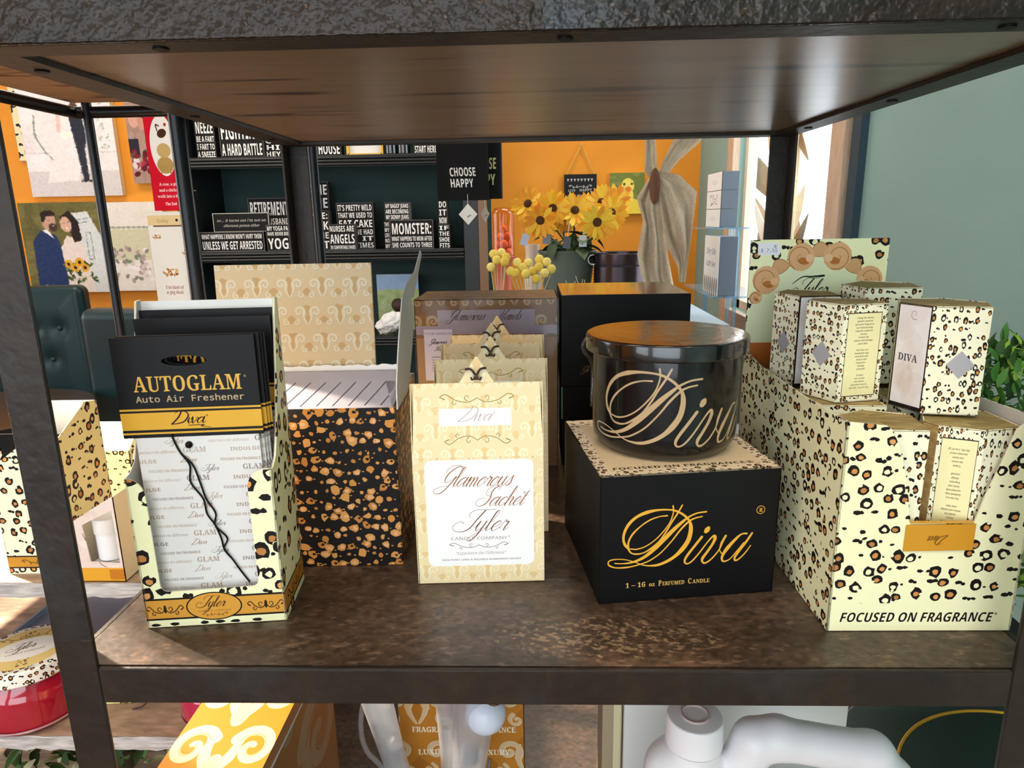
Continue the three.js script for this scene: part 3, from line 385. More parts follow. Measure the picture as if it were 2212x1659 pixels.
// ---------------------------------------------------------------- dark spotted box with raised lid and white insert
{
  const t = thing('sachet_box', 'open black box with orange spots, white slotted insert and tall damask lid', 'box', [-0.1134, 0.0005, -0.1334], 0.0412), w = 0.132, d = 0.12, h = 0.1327;   // origin: lower right front corner
  const dk = card(tex(1024, 1030, (g, cw, ch) => leopard(g, 0, 0, cw, ch, 72, 41, { base: '#14100f', fills: ['#c4863f', '#cc9150', '#b97a3a'], dark: true })), 0.5);
  part(t, 'front_panel', sheet([-w, 0, 0], X, Yv, rectPts(w, h), 0.0009, w, h), dk);
  rightSheet(t, 'right_panel', rectPts(d, h), 0, w, h, dk); leftSheet(t, 'left_panel', rectPts(d, h), -w, d, w, h, dk);
  part(t, 'back_panel', bx(w, h, 0.0009, -w / 2, h / 2, -d), M.raw); part(t, 'bottom_panel', bx(w - 0.002, 0.001, d - 0.002, -w / 2, 0.0006, -d / 2), M.raw);
  const slits = []; for (let i = 0; i < 10; i++) { const x = 0.006 + i * 0.0125; slits.push([[x, 0.006], [x + 0.0012, 0.0055], [x + 0.0125, 0.046], [x + 0.0112, 0.0465]]); }
  part(t, 'slotted_insert', sheet([-w + 0.0012, h - 0.0012, -0.0012], X, [0, 0.017, -0.066], rectPts(w - 0.003, 0.066), 0.0012, w, 0.066, slits), flat('#aeabb8', 0.8), 'white card insert with diagonal slots');
  part(t, 'insert_shade_sheet', sheet([-w + 0.002, h - 0.012, -0.0022], X, [0, 0.017, -0.066], rectPts(w - 0.004, 0.064), 0.0008, w, 0.066), flat('#55525c', 0.9));  // dark sheet whose colour stands for the shade behind the slots
  const lidM = card(tex(1024, 760, (g, cw, ch) => damask(g, 0, 0, cw, ch, 215, '#cdb894', ['#bf9f70', '#d6ccb4', '#b5a68c'], 51)), 0.5);
  part(t, 'lid', sheet([-0.0705 - 0.0885, 0.1375, -0.0725], [1, 0, 0], [0, 1, -0.08], rectPts(0.1325, 0.101), 0.0035, 0.1325, 0.101).translate(0, 0, 0), lidM, 'cream damask lid panel');
  const tear = []; const r = rng(3); for (let i = 0; i <= 30; i++) tear.push([i / 30 * (w - 0.006), 0.0035 + 0.0022 * r()]);
  part(t, 'torn_edge', sheet([-w + 0.003, 0.1475, -0.0685], X, Yv, [[w - 0.006, 0], [0, 0], ...tear].reverse(), 0.0008, w, 0.01), M.white);
  const flap = new THREE.Shape(); flap.moveTo(0.0, 0.131); flap.lineTo(0.0, 0.150); flap.quadraticCurveTo(0.018, 0.185, 0.045, 0.212); flap.quadraticCurveTo(0.056, 0.2155, 0.08, 0.2095); flap.quadraticCurveTo(0.108, 0.2025, 0.112, 0.19); flap.quadraticCurveTo(0.1, 0.16, 0.058, 0.131); flap.closePath();
  const f = rightSheet(t, 'side_flap', flap, 0, 0.12, 0.2, M.raw, 0.0009); f.rotation.z = -0.02;
  part(t, 'tuck_flap', sheet([0.0005, 0.205, -0.066], [0.06, 0, -1], Yv, [[0, 0.003], [0.052, -0.001], [0.105, 0.035], [0.098, 0.039], [0.065, 0.022], [0.02, 0.013]], 0.0009, 0.1, 0.1), M.raw);
}

// ---------------------------------------------------------------- paper sachets
const damCream = (seed, w, h, c) => (g) => damask(g, 0, 0, w, h, c, '#ecd8ac', ['#e4c792', '#f2e4c2', '#e3cc9e'], seed);
const brown = '#8a4f2c';
{
  const low = card(tex(1024, 1086, (g, w, h) => {
    damCream(61, w, h, 250)(g); g.fillStyle = '#f4f3f3'; g.beginPath(); g.roundRect(w * 0.085, h * 0.02, w * 0.835, h * 0.84, 54); g.fill();
    g.save(); g.translate(w * 0.085, h * 0.0); 
    script(g, 'Glamorous', 95, 245, 78, 7, brown, 0.6, 0.92); script(g, 'Sachet', 400, 415, 76, 7, brown, 0.6, 0.92); script(g, 'Tyler', 255, 630, 84, 8, '#6d4436', 0.6, 1.15);
    words(g, 'CANDLE COMPANY', 185, 706, 455, 28, '#8f8580', '100px sans-serif'); words(g, '®', 648, 690, 16, 14, '#8f8580'); words(g, '®', 772, 318, 26, 24, '#a79c96');
    flourish(g, 410, 752, 470, 62, '#6d5a50', 4); words(g, '"Experience the Difference"', 215, 836, 410, 26, '#9a8e96', '100px serif', 0.3); words(g, 'NON-TOXIC LONG & RELIABLE GLAMOROUS SACHET', 108, 888, 640, 15, '#8f8a8a', 'bold 100px sans-serif'); g.restore();
  }), 0.55);
  const up = card(tex(1024, 580, (g, w, h) => {
    damCream(62, w, h, 250)(g); flourish(g, w * 0.5, h * 0.2, w * 0.56, h * 0.16, '#8d7430', 5); g.save(); g.translate(0, h * 1.27); g.scale(1, -1); flourish(g, w * 0.5, h * 0.5, w * 0.5, h * 0.16, '#8d7430', 5); g.restore();
    g.fillStyle = '#f6f4f0'; g.fillRect(w * 0.21, h * 0.34, w * 0.55, h * 0.235); script(g, 'Diva', w * 0.36, h * 0.51, 52, 5, '#a58a8a', 0.6, 1.2); g.font = '24px sans-serif'; g.fillText('®', w * 0.62, h * 0.42);
  }), 0.55);
  const plain = card(tex(512, 512, (g, w, h) => damCream(63, w, h, 200)(g)), 0.6);
  const w = 0.0966, yf = 0.102, yt = 0.1563, b = 0.024;
  const t = thing('paper_sachet', 'cream damask paper sachet with white printed label, nearest of the row of four', 'sachet', [-0.0956, 0.0005, -0.1029], 0.0497, 'paper sachets with brown ribbons');
  frontSheet(t, 'front_panel', [[0.0006, 0], [w - 0.0006, 0], [w, yf], [0, yf]], w, yf, low);
  part(t, 'upper_panel', sheet([0, yf, 0], X, [0, 0.0543, -0.0085], [[0, 0], [w, 0], [w - 0.0022, 0.055], [0.0022, 0.055]], 0.0008, w, 0.055), up);
  part(t, 'back_panel', sheet([w, 0, -b], [-1, 0, 0], [0, 0.156, 0.0135], rectPts(w, 0.1566), 0.0008, w, 0.16), plain);
  for (const x of [0, w]) part(t, 'gusset', sheet([x, 0, 0], BK, Yv, [[0, 0], [b, 0], [0.0095, yt], [0.0085, yt], [0, yf]], 0.0005, 0.1, 0.1), plain);
  part(t, 'bottom_panel', bx(w - 0.002, 0.0008, b - 0.001, w / 2, 0.0005, -b / 2), plain);
  part(t, 'point_flap', sheet([0, yt - 0.003, -0.0098], X, Yv, [[0.034, 0], [0.063, 0], [0.0492, 0.0222], [0.0478, 0.0222]], 0.0008, 0.1, 0.1), plain);
  const bow = part(t, 'ribbon_bow', [tube([[0.0405, 0.1665, -0.009], [0.0445, 0.1668, -0.007], [0.048, 0.1622, -0.007]], 0.0009, 16, 6), tube([[0.0485, 0.1622, -0.007], [0.0515, 0.1668, -0.007], [0.0555, 0.1672, -0.009]], 0.0009, 16, 6), bx(0.0034, 0.0028, 0.0016, 0.0482, 0.1602, -0.0073, 0.0006), tube([[0.0478, 0.1608, -0.007], [0.0452, 0.159, -0.0066], [0.0444, 0.161, -0.0066]], 0.0007, 10, 6), tube([[0.0486, 0.1608, -0.007], [0.0512, 0.159, -0.0066], [0.052, 0.161, -0.0066]], 0.0007, 10, 6)], M.ribbonBrown);
  copyOf(t, [-0.0905, 0.0005, -0.1905], 0.03, 'cream damask paper sachet directly behind the front one, its point higher');
  copyOf(t, [-0.0945, 0.0005, -0.267], 0.0, 'third paper sachet of the row, in shade before the brown wrapped box');
  copyOf(t, [-0.0915, 0.0005, -0.315], 0.0, 'rearmost paper sachet, its point touching the wrapped brown box');
}
// ---------------------------------------------------------------- wrapped gift box and black boxes at the back of the shelf
{
  const w = 0.1545, h = 0.189, d = 0.09, t = thing('gift_box', 'tall brown damask gift box in clear wrap with silver script, behind the sachets', 'box', [-0.1338, 0.0005, -0.36]);
  const f = card(tex(1024, 1252, (g, cw, ch) => {
    damask(g, 0, 0, cw, ch, 260, '#6e5236', ['#7a5a34', '#9a8265', '#83693f'], 71); g.fillStyle = '#8d8494'; g.fillRect(cw * 0.16, ch * 0.06, cw * 0.68, ch * 0.09); g.fillRect(0, ch * 0.15, cw, ch * 0.05);
    script(g, 'Glamorous', cw * 0.23, ch * 0.118, 34, 5, '#3a332f', 0.6, 0.95); script(g, 'Hands', cw * 0.57, ch * 0.118, 34, 5, '#3a332f', 0.6, 0.95);
    g.fillStyle = '#8a6a48'; g.fillRect(0, ch * 0.22, cw, ch * 0.78); g.fillStyle = '#b4b2cb'; g.fillRect(cw * 0.06, ch * 0.17, cw * 0.2, ch * 0.3); words(g, 'TYLER CANDLE CO', cw * 0.065, ch * 0.2, cw * 0.19, 15, '#4a4454', '100px serif'); script(g, 'Glamorous', cw * 0.095, ch * 0.255, 17, 4, '#4a4454', 0.6, 0.9); script(g, 'Hands', cw * 0.13, ch * 0.295, 17, 4, '#4a4454');
    for (let i = 0; i < 6; i++) { g.fillStyle = '#5a5464'; g.fillRect(cw * 0.11, ch * (0.33 + i * 0.016), cw * 0.14, 5); }
  }), 0.4);
  frontSheet(t, 'front_panel', rectPts(w, h), w, h, f); const side = card(tex(512, 512, (g, cw, ch) => damask(g, 0, 0, cw, ch, 200, '#6e5236', ['#7a5a34', '#8a7458', '#83693f'], 73)), 0.4);
  leftSheet(t, 'left_panel', rectPts(d, h), 0, d, 0.1, 0.1, side); rightSheet(t, 'right_panel', rectPts(d, h), w, 0.1, 0.1, side); topSheet(t, 'top_panel', w, d, h, side); part(t, 'back_panel', bx(w, h, 0.001, w / 2, h / 2, -d), side);
  const cg = new THREE.PlaneGeometry(w + 0.002, h + 0.001, 30, 36), p = cg.attributes.position; for (let i = 0; i < p.count; i++) p.setZ(i, 0.0012 * fbm(p.getX(i) * 60 + 9, p.getY(i) * 60 + 9, 83, 3)); cg.computeVertexNormals();
  part(t, 'clear_wrap', cg.translate(w / 2, h / 2, 0.0008), new THREE.MeshPhysicalMaterial({ color: '#ffffff', transmission: 1, thickness: 0, roughness: 0.08, specularIntensity: 0.3 }));
}
{
  const sd = (name, label, x, y, z, w, h, d, extra) => { const t = thing('black_box', label, 'box', [x, y, z], 0, 'plain black boxes at the back'); part(t, 'box_body', bx(w, h, d, w / 2, h / 2, -d / 2, 0.0006), M.blackBox); if (extra) extra(t, w, h, d); return t; };
  M.blackBox = new THREE.MeshPhysicalMaterial({ color: '#080809', roughness: 0.5, specularIntensity: 0.35 });
  sd('black_box', 'black box at the bottom of the stack, behind the candle box', 0.025, 0.0005, -0.362, 0.138, 0.0535, 0.13);
  sd('black_box', 'flat black box with a green left edge, middle of the stack', 0.0255, 0.0543, -0.361, 0.138, 0.0375, 0.13, (t, w, h, d) => part(t, 'edge_strip', bx(0.0012, h - 0.001, 0.004, -0.0004, h / 2, -0.002), flat('#5f9c74', 0.6), 'green edge'));
  const tp = sd('black_box', 'tall black box with polished brown top, topmost of the stack behind the jar', 0.0241, 0.0921, -0.36, 0.1375, 0.1, 0.134, (t, w, h, d) => part(t, 'top_panel', bx(w - 0.002, 0.0008, d - 0.002, w / 2, h + 0.0002, -d / 2), new THREE.MeshPhysicalMaterial({ color: '#4a3526', roughness: 0.2, clearcoat: 1, clearcoatRoughness: 0.08 })));
  part(tp, 'script_print', sheet([0.02, 0.012, 0.0006], X, Yv, rectPts(0.02, 0.012), 0.0002, 0.02, 0.012), card(tex(128, 77, (g, w, h) => { g.fillStyle = '#0c0b0d'; g.fillRect(0, 0, w, h); script(g, 'Gh', 10, 50, 20, 4, '#7a5c38'); })));
}

// ---------------------------------------------------------------- the room
const orange = std({ map: NZ(256, 256, (u, v) => mix([222, 140, 30], [234, 154, 40], fbm(u * 30, v * 30, 101, 3))), roughness: 0.75 });
const teal = std({ map: NZ(256, 256, (u, v) => mix([134, 168, 164], [144, 178, 172], fbm(u * 20, v * 20, 103, 3))), roughness: 0.8 });
const trimWood = std({ map: NZ(256, 256, (u, v) => mix([188, 160, 136], [214, 190, 168], fbm(u * 4, v * 30, 105, 3))), roughness: 0.55 });
const plaster = flat('#d9d6cf', 0.9);
const WIN = { z0: -2.62, z1: -1.66, y0: -0.12, y1: 1.2 };
structure('wall_back', bx(RIGHT - LEFT + 0.4, CEIL - FLOOR, 0.15, (RIGHT + LEFT) / 2, (CEIL + FLOOR) / 2, BACK - 0.075), orange);
{
  const g = [], t = 0.07, x = RIGHT + t / 2, wall = (z0, z1, y0, y1) => g.push(bx(t, y1 - y0, z1 - z0, x, (y0 + y1) / 2, (z0 + z1) / 2));
  wall(BACK, WIN.z0, FLOOR, CEIL); wall(WIN.z1, FRONT, FLOOR, CEIL); wall(WIN.z0, WIN.z1, FLOOR, WIN.y0); wall(WIN.z0, WIN.z1, WIN.y1, CEIL); structure('wall_right', g, teal);
}
{
  const g = [], t = 0.15, x = LEFT - t / 2, wall = (z0, z1, y0, y1) => g.push(bx(t, y1 - y0, z1 - z0, x, (y0 + y1) / 2, (z0 + z1) / 2));
  wall(BACK, -2.4, FLOOR, CEIL); wall(-0.4, FRONT, FLOOR, CEIL); wall(-2.4, -0.4, FLOOR, -0.2); wall(-2.4, -0.4, 1.3, CEIL); structure('wall_left', g, orange);
}
{
  const g = [], z = FRONT + 0.075, wall = (x0, x1, y0, y1) => g.push(bx(x1 - x0, y1 - y0, 0.15, (x0 + x1) / 2, (y0 + y1) / 2, z));
  wall(LEFT - 0.15, -3.4, FLOOR, CEIL); wall(-1.75, -1.45, FLOOR, CEIL); wall(0.55, RIGHT + 0.15, FLOOR, CEIL); wall(-3.4, -1.75, FLOOR, -0.55); wall(-1.45, 0.55, FLOOR, -0.55); wall(-3.4, -1.75, 1.4, CEIL); wall(-1.45, 0.55, 1.4, CEIL); structure('wall_front', g, plaster);
}
structure('ceiling', bx(RIGHT - LEFT + 0.4, 0.12, FRONT - BACK + 0.4, (RIGHT + LEFT) / 2, CEIL + 0.06, (FRONT + BACK) / 2), plaster);
{
  const f = structure('floor', bx(RIGHT - LEFT + 0.4, 0.1, FRONT - BACK + 0.4, (RIGHT + LEFT) / 2, FLOOR - 0.06, (FRONT + BACK) / 2), flat('#2b1c13', 0.8));
  const pm = [111, 112, 113].map((s) => std({ map: NZ(256, 512, (u, v) => mix([92, 60, 38], [168, 122, 84], fbm(u * 22, v * 5, s, 4))), roughness: 0.5 })), pg = new THREE.BoxGeometry(0.147, 0.012, 1.196);
  for (let i = 0, k = 0; i < 33; i++) for (let j = 0; j < 6; j++, k++) { const z = BACK + 0.5 + j * 1.2 - (i % 3) * 0.4; if (z > FRONT) continue; const o = structure('floorboard', pg, pm[(i * 7 + j * 5) % 3], f); o.position.set(LEFT + 0.08 + i * 0.15, FLOOR - 0.0055, z); }
}
const glass = new THREE.MeshPhysicalMaterial({ color: '#ffffff', transmission: 1, thickness: 0, roughness: 0.02 });
{
  const wz = (WIN.z0 + WIN.z1) / 2, wd = WIN.z1 - WIN.z0, wy = (WIN.y0 + WIN.y1) / 2, wh = WIN.y1 - WIN.y0, cw = 0.085;
  const t = new THREE.Group(); t.name = 'window_1'; t.userData.kind = 'structure'; scene.add(t);
  structure('window_casing', [bx(0.03, wh + 2 * cw, cw, RIGHT - 0.012, wy, WIN.z0 - cw / 2, 0.004), bx(0.03, wh + 2 * cw, cw, RIGHT - 0.012, wy, WIN.z1 + cw / 2, 0.004), bx(0.03, cw, wd, RIGHT - 0.012, WIN.y1 + cw / 2, wz, 0.004), bx(0.03, cw, wd, RIGHT - 0.012, WIN.y0 - cw / 2, wz, 0.004)], trimWood, t);
  structure('window_frame', [bx(0.04, wh, 0.035, RIGHT + 0.045, wy, WIN.z0 + 0.0175), bx(0.04, wh, 0.035, RIGHT + 0.045, wy, WIN.z1 - 0.0175), bx(0.04, 0.035, wd, RIGHT + 0.045, WIN.y1 - 0.0175, wz), bx(0.04, 0.035, wd, RIGHT + 0.045, WIN.y0 + 0.0175, wz)], flat('#d8c3ae', 0.6), t);
  structure('window_pane', new THREE.PlaneGeometry(wd - 0.07, wh - 0.07).rotateY(Math.PI / 2).translate(RIGHT + 0.045, wy, wz), glass, t);
  const shadeStrip = structure('shade_strip_1', bx(0.02, 2.6, 0.05, RIGHT - 0.01, (CEIL + FLOOR) / 2, WIN.z1 + cw + 0.055), flat('#27404e', 0.6));  // dark strip painted to stand for the shadow gap beside the casing
  for (const [k, x0, x1, wall] of [['window_2', -3.4, -1.75, 0], ['window_3', -1.45, 0.55, 0]]) {  // unseen shopfront windows added to let in frontal fill from the sky
    const q = new THREE.Group(); q.name = k; q.userData.kind = 'structure'; scene.add(q); const m = (x0 + x1) / 2, ww = x1 - x0;
    structure('window_frame', [bx(0.05, 1.95, 0.05, x0 + 0.025, 0.425, FRONT + 0.075), bx(0.05, 1.95, 0.05, x1 - 0.025, 0.425, FRONT + 0.075), bx(ww - 0.1, 0.05, 0.05, m, 1.375, FRONT + 0.075), bx(ww - 0.1, 0.05, 0.05, m, -0.525, FRONT + 0.075)], flat('#2a2a2c', 0.5), q);
    structure('window_pane', new THREE.PlaneGeometry(ww - 0.1, 1.85).translate(m, 0.425, FRONT + 0.075), glass, q);
  }
  const q = new THREE.Group(); q.name = 'window_4'; q.userData.kind = 'structure'; scene.add(q);
  structure('window_frame', [bx(0.05, 1.5, 0.05, LEFT - 0.07, 0.55, -2.375), bx(0.05, 1.5, 0.05, LEFT - 0.07, 0.55, -0.425), bx(0.05, 0.05, 1.9, LEFT - 0.07, 1.275, -1.4), bx(0.05, 0.05, 1.9, LEFT - 0.07, -0.175, -1.4)], flat('#d8c3ae', 0.6), q);
  structure('window_pane', new THREE.PlaneGeometry(1.9, 1.4).rotateY(Math.PI / 2).translate(LEFT - 0.07, 0.55, -1.4), glass, q);
}
FILL_PANELS.forEach(([x, z, w, d, s], i) => {
  const t = thing('added_ceiling_light', ['added white ceiling fill panel above the aisle before the shelving unit', 'added white ceiling fill panel at the left of the aisle', 'added white ceiling fill panel above the tufted chairs', 'added white ceiling fill panel above the flower counter', 'added white ceiling fill panel by the shop window at the right'][i], 'ceiling light', [x, CEIL, z], 0);
  part(t, 'housing', [bx(w + 0.06, 0.05, 0.03, 0, -0.025, d / 2 + 0.015), bx(w + 0.06, 0.05, 0.03, 0, -0.025, -d / 2 - 0.015), bx(0.03, 0.05, d, w / 2 + 0.015, -0.025, 0), bx(0.03, 0.05, d, -w / 2 - 0.015, -0.025, 0)], M.white);
  part(t, 'diffuser', bx(w, 0.006, d, 0, -0.02, 0), std({ color: '#ffffff', emissive: '#fff3df', emissiveIntensity: 1.5 }));
  const l = new THREE.RectAreaLight('#fff0da', s, w, d); l.position.set(0, -0.03, 0); l.rotation.x = -Math.PI / 2; t.add(l);
});
{
  const t = thing('added_sun_spotlight', 'added black spotlight on a long ceiling stem, standing in for low sun from the left', 'spotlight', [SPOT.at[0], SPOT.at[1], SPOT.at[2]]);
  const dir = V3(SPOT.to[0] - SPOT.at[0], SPOT.to[1] - SPOT.at[1], SPOT.to[2] - SPOT.at[2]).normalize(), q = new THREE.Quaternion().setFromUnitVectors(V3(0, -1, 0), dir);
  part(t, 'stem', cyl(0.008, 0.008, CEIL - SPOT.at[1] - 0.03, 0, (CEIL - SPOT.at[1]) / 2 + 0.015, 0), M.black); part(t, 'canopy', cyl(0.05, 0.05, 0.02, 0, CEIL - SPOT.at[1] - 0.01, 0), M.black);
  part(t, 'lamp_housing', lathe([[0, 0.1], [0.03, 0.1], [0.045, 0.06], [0.05, 0]], 32).applyQuaternion(q), M.black);
  part(t, 'lens', cyl(0.044, 0.044, 0.006, 0, 0.01, 0).applyQuaternion(q), std({ color: '#ffffff', emissive: '#fff1dd', emissiveIntensity: 4 }));
  const l = new THREE.SpotLight('#ffe9cf', SPOT.strength, 0, SPOT.angle, 0.5, 2); l.castShadow = true; l.shadow.radius = 2.2; l.position.copy(dir.clone().multiplyScalar(0.012)); t.add(l); l.target.position.copy(dir); t.add(l.target);
}

// ---------------------------------------------------------------- dark bookcase of lettered block signs
const BZ = -2.9, BL = [-1.6246, 0.3625, -2.9][0], BR = [-0.2162, 0.3378, -2.9][0], SH = [[-0.9559, 0.5662, -2.9][1], [-0.9913, 0.1375, -2.9][1], [-0.7303, -0.2779, -2.9][1]];
const ebony = flat('#16191b', 0.4), bookBack = std({ map: NZ(128, 128, (u, v) => mix([30, 58, 58], [40, 72, 70], fbm(u * 3, v * 40, 121, 3))), roughness: 0.7 });
{
  const t = thing('bookcase', 'tall black bookcase with moulded shelf edges and dark green back, full of lettered block signs', 'bookcase', [BL, FLOOR, BZ]), w = BR - BL, d = 0.36, hh = 2.15, step = SH[0] - SH[1];
  part(t, 'back_panel', bx(w, hh, 0.015, w / 2, hh / 2, -d + 0.0075), bookBack);
  part(t, 'side_panel', bx(0.03, hh, d, 0.015, hh / 2, -d / 2, 0.003), ebony); part(t, 'side_panel', bx(0.07, hh, d - 0.002, w - 0.075, hh / 2, -d / 2, 0.003), ebony);
  part(t, 'edge_strip', bx(0.04, hh, 0.03, w - 0.02, hh / 2, -0.016), flat('#7d5f48', 0.6), 'brown wooden side strip');
  for (const y of [SH[0] + step, SH[0], SH[1], SH[2], SH[2] - step]) {
    const s = part(t, 'shelf', bx(w - 0.145, 0.024, d - 0.04, w / 2 - 0.04, y - FLOOR - 0.012, -d / 2 + 0.012), ebony);
    for (let k = 0; k < 3; k++) part(s, 'moulding', cyl(0.0075, 0.0075, w - 0.145, 0, 0, 0, 10).rotateZ(Math.PI / 2).translate(w / 2 - 0.04, y - FLOOR - 0.012 - k * 0.0145, -0.006), ebony);
    part(s, 'moulding_backing', bx(w - 0.145, 0.04, 0.012, w / 2 - 0.04, y - FLOOR - 0.03, -0.014), ebony);
  }
  part(t, 'top_panel', bx(w, 0.03, d, w / 2, hh + 0.015, -d / 2, 0.003), ebony);
}
const blockSide = flat('#2a2725', 0.7), blockGrey = flat('#6b625d', 0.7);
function signTex(lines, w, h) {
  const cw = 384, ch = Math.max(48, Math.min(700, Math.round(384 * h / w)));
  return card(tex(cw, ch, (g) => {
    g.fillStyle = '#191818'; g.fillRect(0, 0, cw, ch); g.strokeStyle = '#8a8784'; g.lineWidth = 3; g.strokeRect(2, 2, cw - 4, ch - 4);
    const tot = lines.reduce((a, l) => a + (l[1] || 1), 0); let y = 8; const av = ch - 14;
    for (const [s, k = 1] of lines) { const hh = av * k / tot; if (s) words(g, s, 12, y + hh * 0.9, cw - 24, hh * 0.76, '#f1efec'); y += hh; }
  }), 0.7);
}
function sign(label, [x, y, w, h], z, d, lines, side = blockSide) {
  const t = thing('block_sign', label, 'block sign', [x, y, z], 0, 'black and white block signs in the bookcase');
  part(t, 'block', bx(w, h, d, 0, h / 2, -d / 2 - 0.001, 0.002), side); part(t, 'printed_face', sheet([-w / 2, 0, 0], X, Yv, rectPts(w, h), 0.001, w, h), signTex(lines, w, h)); return t;
}
const onShelf = (r, k) => { const top = r[1] + r[3]; return [r[0], SH[k] + 0.0005, r[2], top - SH[k] - 0.0005]; };
sign('block sign ending in A SNEEZE at the far left of the top shelf', onShelf([-1.5218, 0.5837, 0.0892, 0.1903], 0), -2.95, 0.05, [['A'], ['NEEZE', 2], ['BE A FART'], ['I FART TO'], ['A SNEEZE']]);
sign('block sign reading FIGHTING A HARD BATTLE', onShelf([-1.3525, 0.5804, 0.2036, 0.2099], 0), -2.95, 0.06, [['EVERYONE IS', 1], ['FIGHTING', 2.2], ['A HARD BATTLE', 1.5]]);
sign('narrow block sign just left of the thick dark shelf post', onShelf([-1.2149, 0.5792, 0.0743, 0.078], 0), -2.97, 0.06, [['OH'], ['HI'], ['HEY']]);
sign('block sign with the word HOUSE low on the top shelf', onShelf([-0.9451, 0.5764, 0.1101, 0.1055], 0), -2.95, 0.06, [['IN THIS', 1], ['HOUSE', 1.2]]);
sign('block sign with small lettering at the right end of the top shelf', onShelf([-0.495, 0.5696, 0.1092, 0.1231], 0), -2.95, 0.05, [['GOOD'], ['DAYS'], ['START HERE']]);
sign('wide low block sign reading WE GET ARRESTED', onShelf([-1.4395, 0.1411, 0.311, 0.0886], 1), -2.93, 0.06, [["WHAT HAPPENS I KNOW WON'T HURT THEM", 1], ['UNLESS WE GET ARRESTED', 1.8]]);
sign('block sign reading RETIREMENT standing behind the handwritten sign', onShelf([-1.2847, 0.1362, 0.201, 0.2485], 1), -3.03, 0.05, [['RETIREMENT', 2.2], ['EACH HUSBAND'], ['TWICE AS MUCH'], ['HALF THE PAY'], ['']]);
sign('block sign with YOGA in big letters', onShelf([-1.1981, 0.1375, 0.1422, 0.1225], 1), -2.925, 0.05, [['MY YOGA PANTS', 1], ['HAVE NEVER BEEN TO', 0.8], ['YOGA', 2.4]]);
sign('block sign of stacked words right behind the shiny thin rod', onShelf([-1.0299, 0.1359, 0.1158, 0.1851], 1), -2.95, 0.06, [['ONCE:'], ['LUCK', 1.3], ['COME'], ['GET', 1.2]]);
sign('tall block sign at the back reaching highest behind the rod', onShelf([-1.0627, 0.1315, 0.1327, 0.326], 1), -3.06, 0.05, [['GAME'], ['TIME'], ['DAY'], [''], ['']]);
sign('block sign reading PRETTY WILD THAT WE USED TO EAT CAKE', onShelf([-0.8553, 0.1313, 0.1773, 0.2235], 1), -2.99, 0.06, [["IT'S PRETTY WILD", 1.1], ['THAT WE USED TO', 1], ['EAT CAKE', 1.4], ['SOMEONE HAD', 1], ['ON IT', 0.9], ['SOMETIMES', 1]]);
sign('small block sign reading NURSES ARE ANGELS', onShelf([-0.9078, 0.1349, 0.1262, 0.1223], 1), -2.93, 0.05, [['NURSES ARE', 1], ['ANGELS', 1.6], ['IN COMFORTABLE SHOES', 0.6]]);
const momster = sign('block sign reading MOMSTER in large letters', onShelf([-0.5762, 0.1296, 0.2046, 0.1412], 1), -2.93, 0.09, [['MOMSTER:', 2.2], ['WHAT HAPPENS TO MOM AFTER', 0.9], ['SHE COUNTS TO THREE', 1]]);
sign('narrow block sign squeezed in just left of the large-lettered one', onShelf([-0.6971, 0.1306, 0.0244, 0.1358], 1), -2.95, 0.05, [['THE'], ['MY'], ['LIFE'], ['NO'], ['MY']]);
const jr = [-0.644, 0.2742, 0.1165, 0.0805], mTop = onShelf([-0.5762, 0.1296, 0.2046, 0.1412], 1);
sign('block sign about baggy and skinny jeans resting on top of another', [jr[0], mTop[1] + mTop[3] + 0.0006, jr[2], jr[3]], -2.95, 0.07, [['MY BAGGY JEANS'], ['ARE BECOMING'], ['MY SKINNY JEANS']], blockGrey);
sign('lower narrow block sign half hidden at the right end of the middle shelf', onShelf([-0.4216, 0.1272, 0.0527, 0.1199], 1), -2.93, 0.09, [['IF'], ['THE'], ['SHOE'], ['FITS']]);
const nr = [-0.4265, 0.2557, 0.0393, 0.1117], lowTop = onShelf([-0.4216, 0.1272, 0.0527, 0.1199], 1);
sign('narrow block sign stacked below the black hanging towels', [nr[0], lowTop[1] + lowTop[3] + 0.0006, nr[2], nr[3]], -2.94, 0.08, [['DO'], ['IT'], ['NOW']], blockGrey);
{
  const r = [-1.3992, 0.2329, 0.2712, 0.0882], t = thing('chalk_sign', 'black chalk-lettered sign with thin white border standing on another sign', 'sign', [r[0], [-1.4056, 0.2286, -2.96][1], -2.96]);
  part(t, 'board', bx(r[2], r[3], 0.02, 0, r[3] / 2, -0.0105, 0.001), blockSide);
  part(t, 'lettered_face', sheet([-r[2] / 2, 0, 0], X, Yv, rectPts(r[2], r[3]), 0.0008, r[2], r[3]), card(tex(512, 176, (g, w, h) => { g.fillStyle = '#141414'; g.fillRect(0, 0, w, h); g.strokeStyle = '#cfcabb'; g.lineWidth = 6; g.strokeRect(3, 3, w - 6, h - 6); words(g, "so... it turns out i'm not an", 34, 80, 450, 24, '#dcd8cf', '100px serif', 0.3); words(g, 'afternoon person either', 90, 128, 330, 24, '#dcd8cf', '100px serif', 0.3); })));
}
